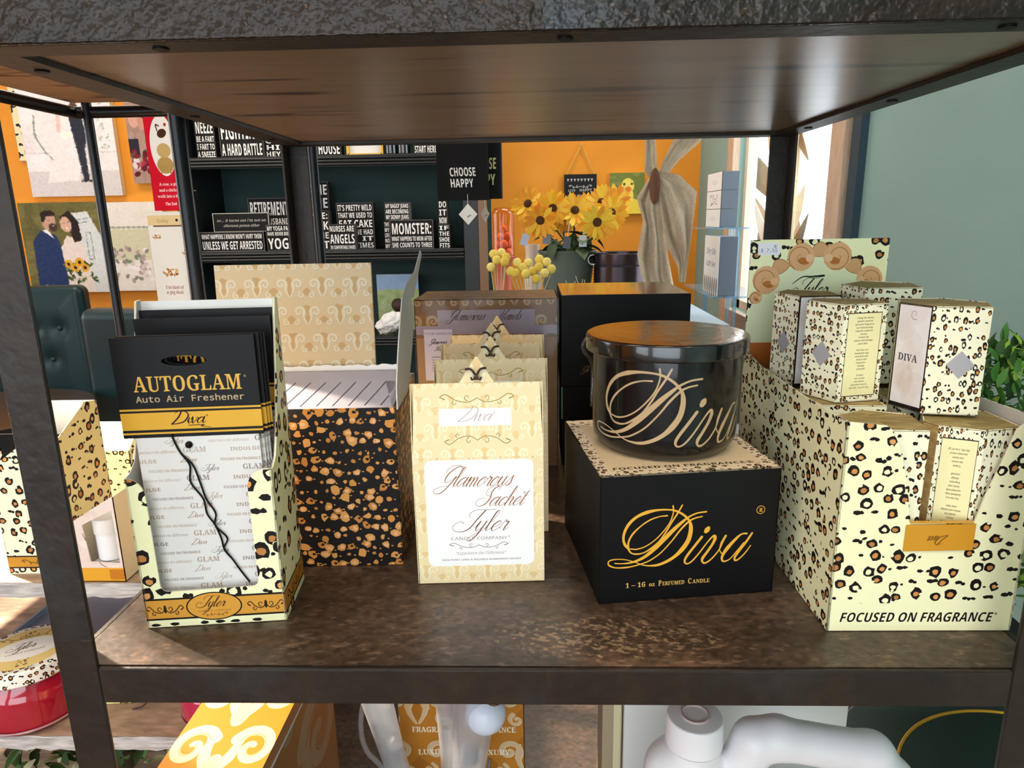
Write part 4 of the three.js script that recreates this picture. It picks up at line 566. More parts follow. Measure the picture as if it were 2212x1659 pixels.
{
  const r = [-0.7787, 0.5732, 0.1595, 0.0851], t = thing('photo_frame', 'white card in a thin gold frame on the top shelf', 'picture frame', [r[0], SH[0] + 0.0005, -2.95]), h = 0.14;
  part(t, 'frame', [bx(0.012, h, 0.02, -r[2] / 2, h / 2, -0.01), bx(0.012, h, 0.02, r[2] / 2, h / 2, -0.01), bx(r[2], 0.008, 0.02, 0, h, -0.01), bx(r[2], 0.008, 0.02, 0, 0.004, -0.01)], M.gold); part(t, 'card', bx(r[2], h, 0.004, 0, h / 2, -0.014), M.white);
  for (const [k, px, l] of [[0, 838, 'dark glass jar on the top shelf beside the gold frame'], [1, 868, 'second dark glass jar on the top shelf, nearer the hanging towels']]) { const x = k ? [-0.6003, 0.5959, -2.97][0] : [-0.6588, 0.5971, -2.97][0]; const j = thing('glass_jar', l, 'jar', [x, SH[0] + 0.0005, -2.97], 0, 'dark jars on the top shelf'); part(j, 'jar_body', lathe([[0, 0], [0.026, 0], [0.03, 0.006], [0.03, 0.1], [0.022, 0.115]], 24), new THREE.MeshPhysicalMaterial({ color: '#141b1c', roughness: 0.1, clearcoat: 1 })); part(j, 'lid', cyl(0.026, 0.026, 0.02, 0, 0.124, 0), M.chrome); }
}
{
  const r = [-0.6907, -0.2324, 0.2117, 0.2377], t = thing('landscape_print', 'small print of sky and grass leaning on the low bookcase shelf', 'picture', [r[0], SH[2] + 0.0005, -3.1]), h = r[1] + r[3] - SH[2];
  part(t, 'panel', bx(r[2], h, 0.012, 0, h / 2, -0.0065), M.white);
  part(t, 'print', sheet([-r[2] / 2, 0, 0], X, Yv, rectPts(r[2], h), 0.0006, r[2], h), card(NZ(128, 160, (u, v) => { const n = fbm(u * 8, v * 10, 131, 4); return v < 0.24 + 0.05 * n ? mix([150, 190, 232], [190, 214, 240], n) : mix([150, 176, 96], [226, 232, 190], n); })));
  const b = single('brown_ball', 'dark brown stuffed ball in front of the grass print', 'ball', new THREE.SphereGeometry(0.032, 24, 16), flat('#4a2f28', 0.7), [[-0.6804, -0.1068, -2.95][0], [-0.6804, -0.1068, -2.95][1], -2.95]);
  const bag = thing('paper_bundle', 'crumpled white paper bundle on the low bookcase shelf', 'paper', [-0.7045, -0.1988, -2.93]);
  const sg = new THREE.IcosahedronGeometry(0.062, 5), sp = sg.attributes.position; for (let i = 0; i < sp.count; i++) { const v = V3(sp.getX(i), sp.getY(i), sp.getZ(i)), n = 0.78 + 0.4 * fbm(v.x * 60 + 50, v.y * 60 + v.z * 40 + 50, 133, 3); sp.setXYZ(i, v.x * n * 1.25, v.y * n * 0.75, v.z * n * 0.62); } sg.rotateZ(0.5).computeVertexNormals();
  part(bag, 'wad', sg, M.white); bag.position.y = SH[2] + 0.064; b.position.y = SH[2] + 0.138; b.position.z = -3.03;
  const st = single('wooden_stand', 'small dark stand under the brown stuffed ball', 'stand', [cyl(0.012, 0.03, 0.1, 0, 0.05, 0), cyl(0.024, 0.012, 0.006, 0, 0.1025, 0)], ebony, [b.position.x, SH[2] + 0.0006, -3.03]);
}

// ---------------------------------------------------------------- pictures on the orange wall
function paintify(g, w, h, n, d, seed) { const im = g.getImageData(0, 0, w, h).data, r = rng(seed); for (let i = 0; i < n; i++) { const x = r() * w, y = r() * h, k = ((y | 0) * w + (x | 0)) * 4, j = (r() - 0.5) * 26; g.globalAlpha = 0.45; g.fillStyle = `rgb(${im[k] + j | 0},${im[k + 1] + j | 0},${im[k + 2] + j | 0})`; g.beginPath(); g.ellipse(x + (r() - 0.5) * d, y + (r() - 0.5) * d, d * (0.4 + 0.7 * r()), d * (0.2 + 0.4 * r()), r() * 3.1, 0, 6.3); g.fill(); } g.globalAlpha = 1; }
function canvasPrint(label, [x, y, w, h], draw, cw = 384, dep = 0.035) {
  const t = thing('canvas_print', label, 'canvas', [x, y, BACK + 0.001]); const ch = Math.round(cw * h / w);
  part(t, 'stretcher', bx(w, h, dep - 0.001, 0, h / 2, dep / 2, 0.003), M.cream); part(t, 'printed_face', sheet([-w / 2, 0, dep + 0.001], X, Yv, rectPts(w, h), 0.001, w, h), card(tex(cw, ch, (g, a, b) => { draw(g, a, b); paintify(g, a, b, 7000, 7, 5); }), 0.7)); return t;
}
const wash = (g, w, h, cols, n, seed) => { const r = rng(seed); for (let i = 0; i < n; i++) { g.globalAlpha = 0.35; g.fillStyle = cols[(r() * cols.length) | 0]; blob(g, r() * w, r() * h, w * (0.05 + 0.1 * r()), h * (0.03 + 0.06 * r()), r, 9, 0.6); } g.globalAlpha = 1; };
const poly = (g, c, p) => { g.fillStyle = c; g.beginPath(); p.forEach(([x, y], i) => (i ? g.lineTo(x, y) : g.moveTo(x, y))); g.closePath(); g.fill(); };
const oval = (g, c, x, y, rx, ry, a = 0) => { g.fillStyle = c; g.beginPath(); g.ellipse(x, y, rx, ry, a, 0, 6.3); g.fill(); };
canvasPrint('pale canvas of a couple standing, bride in white and groom in dark suit', [-2.3712, 0.4204, 0.4791, 0.5666], (g, w, h) => {
  g.fillStyle = '#eee6e3'; g.fillRect(0, 0, w, h); wash(g, w, h, ['#f7f1ee', '#e5d8d6', '#f3ecec'], 60, 1); g.fillStyle = '#d9cfcd'; g.fillRect(0, h * 0.78, w, h * 0.22); g.strokeStyle = '#b9aeac'; g.lineWidth = 2; g.beginPath(); g.moveTo(0, h * 0.62); g.lineTo(w, h * 0.62); g.stroke();
  poly(g, '#f3e6e4', [[w * 0.42, h * 0.3], [w * 0.52, h * 0.3], [w * 0.6, h * 0.55], [w * 0.56, h * 0.86], [w * 0.2, h * 0.88], [w * 0.3, h * 0.6]]); oval(g, '#d9a9a0', w * 0.45, h * 0.24, w * 0.04, h * 0.04); poly(g, '#e6c4bd', [[w * 0.4, h * 0.28], [w * 0.44, h * 0.28], [w * 0.43, h * 0.45], [w * 0.38, h * 0.44]]);
  poly(g, '#2c2f3a', [[w * 0.53, h * 0.28], [w * 0.67, h * 0.28], [w * 0.69, h * 0.48], [w * 0.66, h * 0.6], [w * 0.66, h * 0.86], [w * 0.6, h * 0.86], [w * 0.57, h * 0.6]]); oval(g, '#5a4038', w * 0.6, h * 0.23, w * 0.04, h * 0.045); oval(g, '#f6f1e2', w * 0.48, h * 0.47, w * 0.07, h * 0.035); g.fillStyle = '#1b1c22'; g.fillRect(w * 0.58, h * 0.86, w * 0.12, h * 0.015);
  g.fillStyle = '#8b9487'; ribbon(g, [[w * 0.16, h * 0.3, 5], [w * 0.14, h * 0.45, 7], [w * 0.2, h * 0.58, 6], [w * 0.3, h * 0.68, 4]]); for (let i = 0; i < 26; i++) oval(g, '#a9b3a4', w * (0.84 + 0.1 * hash(i, 1, 7)), h * (0.2 + 0.4 * hash(i, 2, 7)), 5, 3, i);
});
canvasPrint('canvas of a smiling couple with sunflowers, man in a blue suit', [-2.4886, -0.0781, 0.4278, 0.4687], (g, w, h) => {
  const gr = mix; g.fillStyle = '#6b6436'; g.fillRect(0, 0, w, h); wash(g, w, h, ['#7d7440', '#554f2c', '#8f8450', '#4c4a2a'], 50, 2); poly(g, '#d9dbd9', [[w * 0.62, h * 0.12], [w * 0.85, h * 0.1], [w, h * 0.4], [w, h], [w * 0.6, h]]); g.strokeStyle = '#777d80'; g.lineWidth = 3; for (const y of [0.2, 0.24]) { g.beginPath(); g.moveTo(w * 0.64, h * y); g.lineTo(w * 0.86, h * (y - 0.03)); g.stroke(); } g.strokeRect(w * 0.8, h * 0.33, w * 0.06, h * 0.3);
  poly(g, '#24355e', [[w * 0.1, h], [w * 0.12, h * 0.42], [w * 0.24, h * 0.3], [w * 0.42, h * 0.36], [w * 0.5, h * 0.6], [w * 0.48, h]]); poly(g, '#f0eeee', [[w * 0.26, h * 0.3], [w * 0.32, h * 0.29], [w * 0.4, h * 0.4]]);
  poly(g, '#e9d8cd', [[w * 0.46, h * 0.5], [w * 0.56, h * 0.36], [w * 0.74, h * 0.44], [w * 0.82, h * 0.8], [w * 0.8, h], [w * 0.5, h]]); poly(g, '#2a1d18', [[w * 0.5, h * 0.16], [w * 0.62, h * 0.09], [w * 0.72, h * 0.2], [w * 0.74, h * 0.42], [w * 0.64, h * 0.44], [w * 0.6, h * 0.3]]);
  oval(g, '#c79a84', w * 0.36, h * 0.2, w * 0.085, h * 0.1, 0.2); oval(g, '#d8ab93', w * 0.565, h * 0.24, w * 0.07, h * 0.085, -0.15); poly(g, '#281d1a', [[w * 0.27, h * 0.2], [w * 0.265, h * 0.12], [w * 0.32, h * 0.085], [w * 0.4, h * 0.085], [w * 0.455, h * 0.12], [w * 0.44, h * 0.145], [w * 0.33, h * 0.15], [w * 0.295, h * 0.21]]); oval(g, '#4a332c', w * 0.4, h * 0.27, w * 0.055, h * 0.045);
  for (const [x, y] of [[0.36, 0.19], [0.41, 0.19], [0.545, 0.225], [0.6, 0.22]]) oval(g, '#2b1c18', w * x, h * y, 3, 2); oval(g, '#f3ece6', w * 0.57, h * 0.285, 7, 3); oval(g, '#efe6e0', w * 0.405, h * 0.255, 6, 2);
  for (let i = 0; i < 24; i++) oval(g, i % 3 ? '#31401f' : '#55652f', w * (0.5 + 0.34 * hash(i, 3, 7)), h * (0.66 + 0.22 * hash(i, 4, 7)), 14, 6, i); for (const [x, y] of [[0.52, 0.68], [0.66, 0.66], [0.6, 0.72], [0.72, 0.72]]) { for (let k = 0; k < 12; k++) oval(g, '#e2a42e', w * x + Math.cos(k * 0.52) * 13, h * y + Math.sin(k * 0.52) * 13, 9, 5, k * 0.52); oval(g, '#2b1b10', w * x, h * y, 8, 8); }
  g.fillStyle = '#f3f0ea'; ribbon(g, [[w * 0.16, h * 0.95, 3], [w * 0.2, h * 0.91, 3], [w * 0.24, h * 0.95, 3], [w * 0.3, h * 0.92, 3], [w * 0.36, h * 0.95, 2]]);
});
canvasPrint('pale canvas of a fair bride with a bouquet in a field', [-2.0985, -0.0737, 0.3256, 0.4599], (g, w, h) => {
  g.fillStyle = '#eadfd3'; g.fillRect(0, 0, w, h); wash(g, w, h, ['#e3d6c6', '#f0e7dc'], 30, 3); g.fillStyle = '#d2cbaa'; g.fillRect(0, h * 0.3, w, h * 0.35); wash(g, w, h * 0.3, ['#e9ded4'], 10, 4); for (let i = 0; i < 12; i++) oval(g, '#9aa08c', w * i / 12, h * 0.28, 16, 7); g.fillStyle = '#dbc0ae'; g.fillRect(w * 0.72, h * 0.35, w * 0.28, h * 0.65);
  oval(g, '#dba98f', w * 0.82, h * 0.38, w * 0.09, h * 0.09); poly(g, '#d9b78c', [[w * 0.8, h * 0.26], [w, h * 0.3], [w, h * 0.6], [w * 0.9, h * 0.45]]); for (const x of [0.77, 0.86]) oval(g, '#6b4a40', w * x, h * 0.365, 5, 2); oval(g, '#b5736a', w * 0.8, h * 0.425, 8, 3);
  for (let i = 0; i < 60; i++) oval(g, ['#f2e9e6', '#d8c2ba', '#b79c96', '#8f857c', '#7d8471'][i % 5], w * (0.05 + 0.65 * hash(i, 5, 7)), h * (0.5 + 0.4 * hash(i, 6, 7)), 16, 11, i);
});
canvasPrint('narrow canvas of a kissing couple above dark red roses', [-1.9974, 0.4782, 0.1293, 0.4363], (g, w, h) => {
  g.fillStyle = '#a98a7c'; g.fillRect(0, 0, w, h); wash(g, w, h, ['#b99a8c', '#8f6f64'], 20, 5); oval(g, '#d2a18e', w * 0.3, h * 0.28, w * 0.2, h * 0.1); oval(g, '#c58f7b', w * 0.65, h * 0.3, w * 0.2, h * 0.11); oval(g, '#3a2822', w * 0.75, h * 0.2, w * 0.25, h * 0.08); g.fillStyle = '#2a2230'; g.fillRect(0, h * 0.5, w * 0.4, h * 0.2); for (let i = 0; i < 26; i++) oval(g, ['#7c1f2a', '#a63743', '#d8cfcb', '#4e5a45', '#5d1820'][i % 5], w * (0.1 + 0.8 * hash(i, 8, 7)), h * (0.62 + 0.32 * hash(i, 9, 7)), 34, 24, i);
}, 256);
canvasPrint('canvas of a yellow duckling on green, beside the sunflowers', [0.4775, 0.2818, 0.1759, 0.2021], (g, w, h) => {
  g.fillStyle = '#76803f'; g.fillRect(0, 0, w, h); wash(g, w, h, ['#8f9450', '#5f6b38', '#a7a860'], 40, 6); oval(g, '#f0d44e', w * 0.6, h * 0.95, w * 0.55, h * 0.32); oval(g, '#f4dd62', w * 0.52, h * 0.6, w * 0.17, h * 0.28); oval(g, '#f6e06a', w * 0.52, h * 0.32, w * 0.18, h * 0.19); oval(g, '#e2843c', w * 0.53, h * 0.4, w * 0.1, h * 0.07); for (const x of [0.42, 0.63]) oval(g, '#1f1a10', w * x, h * 0.27, 6, 8);
}, 256);
{
  const r = [0.2406, 0.3362, 0.164, 0.1448], nail = [0.246, 0.6258, -3.28], t = thing('hanging_sign', 'small black chalkboard sign hanging on twine from the orange wall', 'sign', [r[0], r[1], -3.275]);
  part(t, 'board', bx(r[2], r[3], 0.018, 0, r[3] / 2, 0, 0.002), ebony);
  part(t, 'lettered_face', sheet([-r[2] / 2, 0, 0.0105], X, Yv, rectPts(r[2], r[3]), 0.0008, r[2], r[3]), card(tex(256, 240, (g, w, h) => { g.fillStyle = '#17181b'; g.fillRect(0, 0, w, h); g.fillStyle = '#c9c7c4'; for (let i = 0; i < 8; i++) poly(g, '#b9b7b4', [[20 + i * 27, 36], [40 + i * 27, 36], [30 + i * 27, 62]]); flourish(g, w / 2, 96, 180, 30, '#c9c7c4', 4); words(g, 'LIVE', 30, 140, 60, 20, '#b9b7b4'); words(g, 'HAPPY', 120, 140, 100, 24, '#b9b7b4'); words(g, 'every single day', 28, 180, 200, 18, '#b9b7b4'); words(g, 'LAUGH OFTEN', 40, 222, 180, 22, '#b9b7b4'); })));
  part(t, 'twine', [rod([-r[2] * 0.42, r[3], 0], [nail[0] - r[0], nail[1] - r[1], 0], 0.0025, 8), rod([r[2] * 0.42, r[3], 0], [nail[0] - r[0], nail[1] - r[1], 0], 0.0025, 8)], flat('#d8b25a', 0.8));
  part(t, 'nail', rod([nail[0] - r[0], nail[1] - r[1], -0.02], [nail[0] - r[0], nail[1] - r[1], 0.012], 0.003, 8), M.chrome);
}

// ---------------------------------------------------------------- flower counter behind the shelf
const CT = -0.02, paleBlue = flat('#9fb6c6', 0.6);
{
  const t = thing('counter', 'pale blue painted counter carrying flowers, jars and dark metal pots', 'counter', [0.17, FLOOR, -2.0]), w = 0.72, d = 1.0, h = CT - FLOOR;
  part(t, 'worktop', bx(w, 0.03, d, 0, h - 0.015, 0, 0.003), paleBlue); part(t, 'cabinet_body', bx(w - 0.04, h - 0.03, d - 0.04, 0, (h - 0.03) / 2, 0), flat('#3a3d40', 0.7));
  for (const x of [-0.17, 0.17]) { const q = part(t, 'door', bx(0.32, h - 0.12, 0.018, x, (h - 0.03) / 2, d / 2 - 0.012, 0.003), flat('#46494d', 0.6)); part(q, 'knob', new THREE.SphereGeometry(0.012, 16, 10).translate(x * 0.3, h * 0.6, d / 2 + 0.006), M.chrome); }
}
const petalG = (() => { const s = new THREE.Shape(); s.moveTo(0, 0); s.quadraticCurveTo(0.0085, 0.014, 0.0055, 0.030); s.lineTo(0, 0.039); s.lineTo(-0.0055, 0.030); s.quadraticCurveTo(-0.0085, 0.014, 0, 0); const g = new THREE.ExtrudeGeometry(s, { depth: 0.0008, bevelEnabled: false, curveSegments: 4 }), p = g.attributes.position; for (let i = 0; i < p.count; i++) p.setZ(i, p.getZ(i) + 5 * p.getY(i) * p.getY(i) * (p.getY(i) > 0.02 ? 1 : 0.6)); g.computeVertexNormals(); return g; })();
const petalM = ['#f0b81e', '#eda51a', '#f6cc3a', '#e28e16'].map((c) => flat(c, 0.6)), leafM = ['#2f4a2a', '#3d5d36', '#24381f'].map((c) => flat(c, 0.55)), seedM = flat('#4a2c12', 0.9);
function leafGeo(l, w, bend) { const g = new THREE.PlaneGeometry(w, l, 2, 6).translate(0, l / 2, 0), p = g.attributes.position; for (let i = 0; i < p.count; i++) { const t = p.getY(i) / l; p.setX(i, p.getX(i) * Math.sin(Math.PI * Math.min(1, t * 0.92 + 0.06))); p.setZ(i, bend * t * t - Math.abs(p.getX(i)) * 0.3); } g.computeVertexNormals(); return g; }
const BU = [0.1115, 0.1635, -2];
{
  const t = thing('flower_bucket', 'grey-green tapered flower bucket on the counter holding artificial sunflowers', 'bucket', [BU[0], CT + 0.0004, -2.0]), h = BU[1] - CT;
  part(t, 'bucket_body', lathe([[0, 0.003], [0.072, 0.003], [0.074, 0], [0.096, h], [0.099, h], [0.099, h - 0.008], [0.0965, h - 0.008]], 40), flat('#5d675c', 0.5, { metalness: 0.3 })); part(t, 'inner_wall', lathe([[0.093, h], [0.072, 0.006], [0, 0.006]], 40), flat('#3a413a', 0.7)); part(t, 'floral_foam', cyl(0.088, 0.08, 0.05, 0, h - 0.045, 0), flat('#33442f', 0.9));
  const F = [[-0.0202, 0.3176, -1.99], [0.0603, 0.3002, -1.9], [0.0193, 0.2636, -1.84], [0.1351, 0.2937, -1.96], [0.2297, 0.3185, -2.03], [0.2839, 0.3201, -2.08], [0.1938, 0.2553, -1.8], [0.2451, 0.2839, -1.87], [0.1934, 0.3005, -2.12], [0.0999, 0.2706, -2.06]];
  const say = ['sunflower facing up at the left edge of the bucket', 'sunflower facing the viewer with dark centre, upper left of the bunch', 'sunflower hanging low on the left, below a larger bloom', 'sunflower in front of the small hanging chalkboard', 'pale yellow sunflower just right of the small chalkboard', 'orange sunflower overlapping the duckling canvas', 'lowest sunflower at the right, drooping toward the bucket rim', 'sunflower half behind at the right, under the orange one', 'sunflower squeezed behind the middle of the bunch', 'sunflower seen edge-on between the two left blooms'];
  const tilt = [[-0.7, -0.5], [0.05, -0.1], [0.5, -0.4], [-0.5, 0.1], [-0.3, 0.2], [-0.5, 0.5], [0.35, 0.25], [-0.2, 0.5], [-0.9, 0], [0.6, 0.2]], r = rng(8);
  F.forEach((f, i) => {
    const o = thing('sunflower', say[i], 'sunflower', f, 0, 'artificial sunflowers in the bucket'), hd = part(o, 'seed_head', lathe([[0, 0.007], [0.008, 0.006], [0.014, 0.002], [0.0145, -0.003], [0, -0.006]], 18).rotateX(Math.PI / 2), seedM); hd.rotation.set(tilt[i][0] * 0.6, tilt[i][1] * 0.6, 0);
    for (let k = 0; k < 24; k++) { const p = part(hd, 'petal', petalG, petalM[(r() * (i === 5 || i === 2 ? 4 : 3)) | 0]); p.rotation.set(0, 0, k * 0.2618 + r() * 0.15); p.rotateX(-0.25 + 0.5 * (k % 2) * 0.6 + 0.2 * r()); p.scale.setScalar(1.12 + 0.3 * r()); p.position.set(-Math.sin(k * 0.2618) * 0.009, Math.cos(k * 0.2618) * 0.009, -0.002 * (k % 2)); }
    const bx0 = BU[0] - f[0] + 0.05 * (r() - 0.5), by = BU[1] - f[1] - 0.03, bz = -2.0 - f[2] + 0.05 * (r() - 0.5);
    part(o, 'stem', tube([[0, 0, -0.006], [bx0 * 0.05, by * 0.3, -0.02], [bx0 * 0.75, by * 0.75, bz * 0.8], [bx0, by, bz]], 0.003, 16, 6), leafM[0]);
    for (let k = 1; k < 5; k++) { const lf = part(o, 'leaf', leafGeo(0.07 + 0.03 * r(), 0.042, 0.025), leafM[(k + i) % 3]), q = 0.34 + 0.13 * k; lf.position.set(bx0 * q, by * q, bz * q - 0.004); lf.rotation.set(1.3 + 1.2 * r(), r() * 6.3, 0, 'YXZ'); }
  });
  [[1137, 0], [1184, 1], [1226, 2], [1258, 3]].forEach(([, k]) => {
    const P = [[-0.025, 0.221, -1.87], [0.0445, 0.2242, -1.87], [0.106, 0.2105, -1.86], [0.1537, 0.2157, -1.85]][k], g = thing('price_tag', ['blue-white price tag hanging lowest left from the sunflowers', 'grey price tag among the stems beside the white vase', 'dark grey price tag in the middle of the sunflower stems', 'white price tag nearest the drooping sunflower'][k], 'tag', P, 0.2 - 0.1 * k, 'price tags on the sunflowers');
    part(g, 'tag_card', bx(0.024, 0.036, 0.001, 0, -0.018, 0).rotateZ(-0.3 + 0.1 * k), flat(['#b9c3e0', '#7d8794', '#56606a', '#dfe3f0'][k], 0.7)); part(g, 'tag_string', tube([[0, 0, 0], [0.004, 0.03, -0.01], [0.01, 0.05, -0.03]], 0.0008, 10, 5), M.white);
  });
}
single('vase', 'slim white vase standing left of the flower bucket', 'vase', lathe([[0, 0], [0.026, 0], [0.03, 0.02], [0.031, 0.1], [0.024, 0.17], [0.027, 0.2], [0.022, 0.2], [0.019, 0.17]], 32), flat('#d9c3b0', 0.4), [[-0.0066, 0.1284, -2.1][0], CT + 0.0004, -2.1]);
{
  const c = [-0.1178, 0.1327, -2.2], t = thing('candy_jar', 'clear jar of salmon balls on a red base at the left end of the counter', 'jar', [c[0] + 0.005, CT + 0.0004, -2.2]), y0 = c[1] - CT, h = [-0.1143, 0.3069, -2.2][1] - c[1];
  part(t, 'base', lathe([[0, 0], [0.045, 0], [0.048, 0.01], [0.03, 0.03], [0.03, y0 - 0.03], [0.046, y0 - 0.01], [0.046, y0], [0, y0]], 32), flat('#b8552f', 0.4)); part(t, 'glass', lathe([[0.04, y0], [0.042, y0 + 0.01], [0.042, y0 + h - 0.02], [0.03, y0 + h], [0, y0 + h + 0.004]], 32), new THREE.MeshPhysicalMaterial({ color: '#ffe4c4', transmission: 1, thickness: 0, roughness: 0.05 })); part(t, 'rim', new THREE.TorusGeometry(0.045, 0.004, 8, 32).rotateX(Math.PI / 2).translate(0, y0, 0), flat('#b8552f', 0.3));
  const r = rng(14), bm = ['#d9694a', '#e08560', '#c9573e'].map((q) => flat(q, 0.35)), bg = new THREE.SphereGeometry(0.0165, 16, 12);
  [[-0.019, 0.017, 0.008], [0.018, 0.017, 0.012], [0, 0.017, -0.021], [-0.004, 0.017, 0.023], [-0.014, 0.046, -0.004], [0.018, 0.045, 0.004], [0.003, 0.047, 0.022], [-0.008, 0.073, 0.008], [0.013, 0.075, 0.009], [0.001, 0.1, 0.004]].forEach(([x, y, z], i) => tag(single('candy_ball', '', '', bg, bm[i % 3], [c[0] + 0.005 + x, CT + y0 + y, -2.2 + z]), 'salmon coloured ball inside the clear jar at the end of the counter', 'ball', 'salmon balls in the clear jar'));
}
{
  const t = thing('metal_pot', 'dark shiny metal pot with ribbed sides between bucket and burlap bow', 'pot', [[0.2835, 0.1107, -1.94][0], CT + 0.0004, -1.94]), h = [0.2826, 0.156, -1.94][1] - CT, pr = [[0, 0.002], [0.07, 0.002], [0.08, 0.01]];
  for (let i = 0; i <= 24; i++) pr.push([0.086 + 0.0018 * Math.cos(i * Math.PI), 0.02 + i * (h - 0.06) / 24]); pr.push([0.087, h - 0.035], [0.09, h - 0.004], [0.087, h], [0.083, h - 0.004], [0.08, 0.03], [0, 0.02]);
  part(t, 'pot_body', lathe(pr, 48), std({ color: '#4a4248', roughness: 0.25, metalness: 0.9 })); for (const s of [-1, 1]) part(t, 'handle', new THREE.TorusGeometry(0.016, 0.0035, 8, 20).translate(s * 0.09, h - 0.022, 0.01), M.chrome);
}
{
  const P = [[-0.1137, 0.1763, -1.55], [-0.0932, 0.1783, -1.58], [-0.0789, 0.1675, -1.54], [-0.104, 0.161, -1.53], [-0.1191, 0.1431, -1.52], [-0.0822, 0.1562, -1.52], [-0.0678, 0.1303, -1.53], [-0.049, 0.152, -1.56], [-0.0536, 0.1258, -1.52], [-0.0335, 0.1391, -1.54], [-0.0181, 0.1502, -1.56], [-0.0055, 0.1301, -1.52], [0.0127, 0.1605, -1.55], [0.0329, 0.1532, -1.54], [0.011, 0.1411, -1.52], [0.0453, 0.1349, -1.53], [0.0259, 0.1255, -1.51], [0.0031, 0.1104, -1.5], [-0.0243, 0.1245, -1.5]];
  const bg = new THREE.IcosahedronGeometry(0.0125, 3), p = bg.attributes.position; for (let i = 0; i < p.count; i++) { const k = 0.93 + 0.14 * hash(Math.round(p.getX(i) * 9000), Math.round(p.getY(i) * 9000) + Math.round(p.getZ(i) * 7000), 3); p.setXYZ(i, p.getX(i) * k, p.getY(i) * k, p.getZ(i) * k); } bg.computeVertexNormals();
  const bm = ['#ecd56a', '#f2df84', '#e3c654'].map((c) => flat(c, 0.9)), sm = flat('#c9c0a0', 0.7);
  P.forEach((q, i) => { const x0 = i < 6 ? [-0.1003, 0.0858, -1.55][0] : [-0.0136, 0.0865, -1.53][0]; const o = thing('dried_flower', i < 6 ? 'round yellow dried flower in the small left cluster' : 'round yellow dried flower in the wide right cluster before the bucket', 'dried flower', q, 0, i < 6 ? 'yellow ball flowers, left cluster' : 'yellow ball flowers, right cluster'); part(o, 'flower_head', bg, bm[i % 3]); const dx = (x0 - q[0]) * 0.75; part(o, 'stem', tube([[0, -0.008, 0], [dx * 0.4, (CT + 0.05 - q[1]) * 0.5, 0], [dx, CT + 0.05 - q[1], 0]], 0.0013, 10, 5), sm); });
  for (const [k, x, w, l] of [[0, [-0.1003, 0.0858, -1.55][0], 0.05, 'small dark red pot under the left yellow flower cluster'], [1, [-0.0136, 0.0865, -1.53][0], 0.12, 'long white trough under the right yellow flower cluster']]) { const o = thing(k ? 'planter_trough' : 'flower_pot', l, 'planter', [x, CT + 0.0004, -1.53]); part(o, 'pot_wall', k ? bx(w, 0.05, 0.06, 0, 0.025, 0, 0.004) : lathe([[0, 0], [0.025, 0], [0.034, 0.055], [0.03, 0.055], [0, 0.05]], 24), k ? M.white : flat('#7a2a22', 0.5)); part(o, 'foam', k ? bx(w - 0.01, 0.004, 0.05, 0, 0.0515, 0) : cyl(0.029, 0.029, 0.004, 0, 0.053, 0), flat('#8a8468', 0.9)); }
  const gr = thing('grass_sprig', 'thin pale dried grass stems standing before the dark metal pot', 'dried grass', [0.135, 0.0601, -1.52]), r = rng(19), gl = []; gr.position.y = CT + 0.0004;
  for (let i = 0; i < 14; i++) gl.push(rod([(r() - 0.5) * 0.05, 0, (r() - 0.5) * 0.03], [(r() - 0.5) * 0.13, 0.09 + 0.05 * r(), (r() - 0.5) * 0.04], 0.0009, 5)); part(gr, 'stalks', gl, flat('#d8d3bd', 0.8)); part(gr, 'tie', new THREE.TorusGeometry(0.026, 0.002, 6, 20).rotateX(Math.PI / 2).translate(0, 0.012, 0), M.kraft);
}
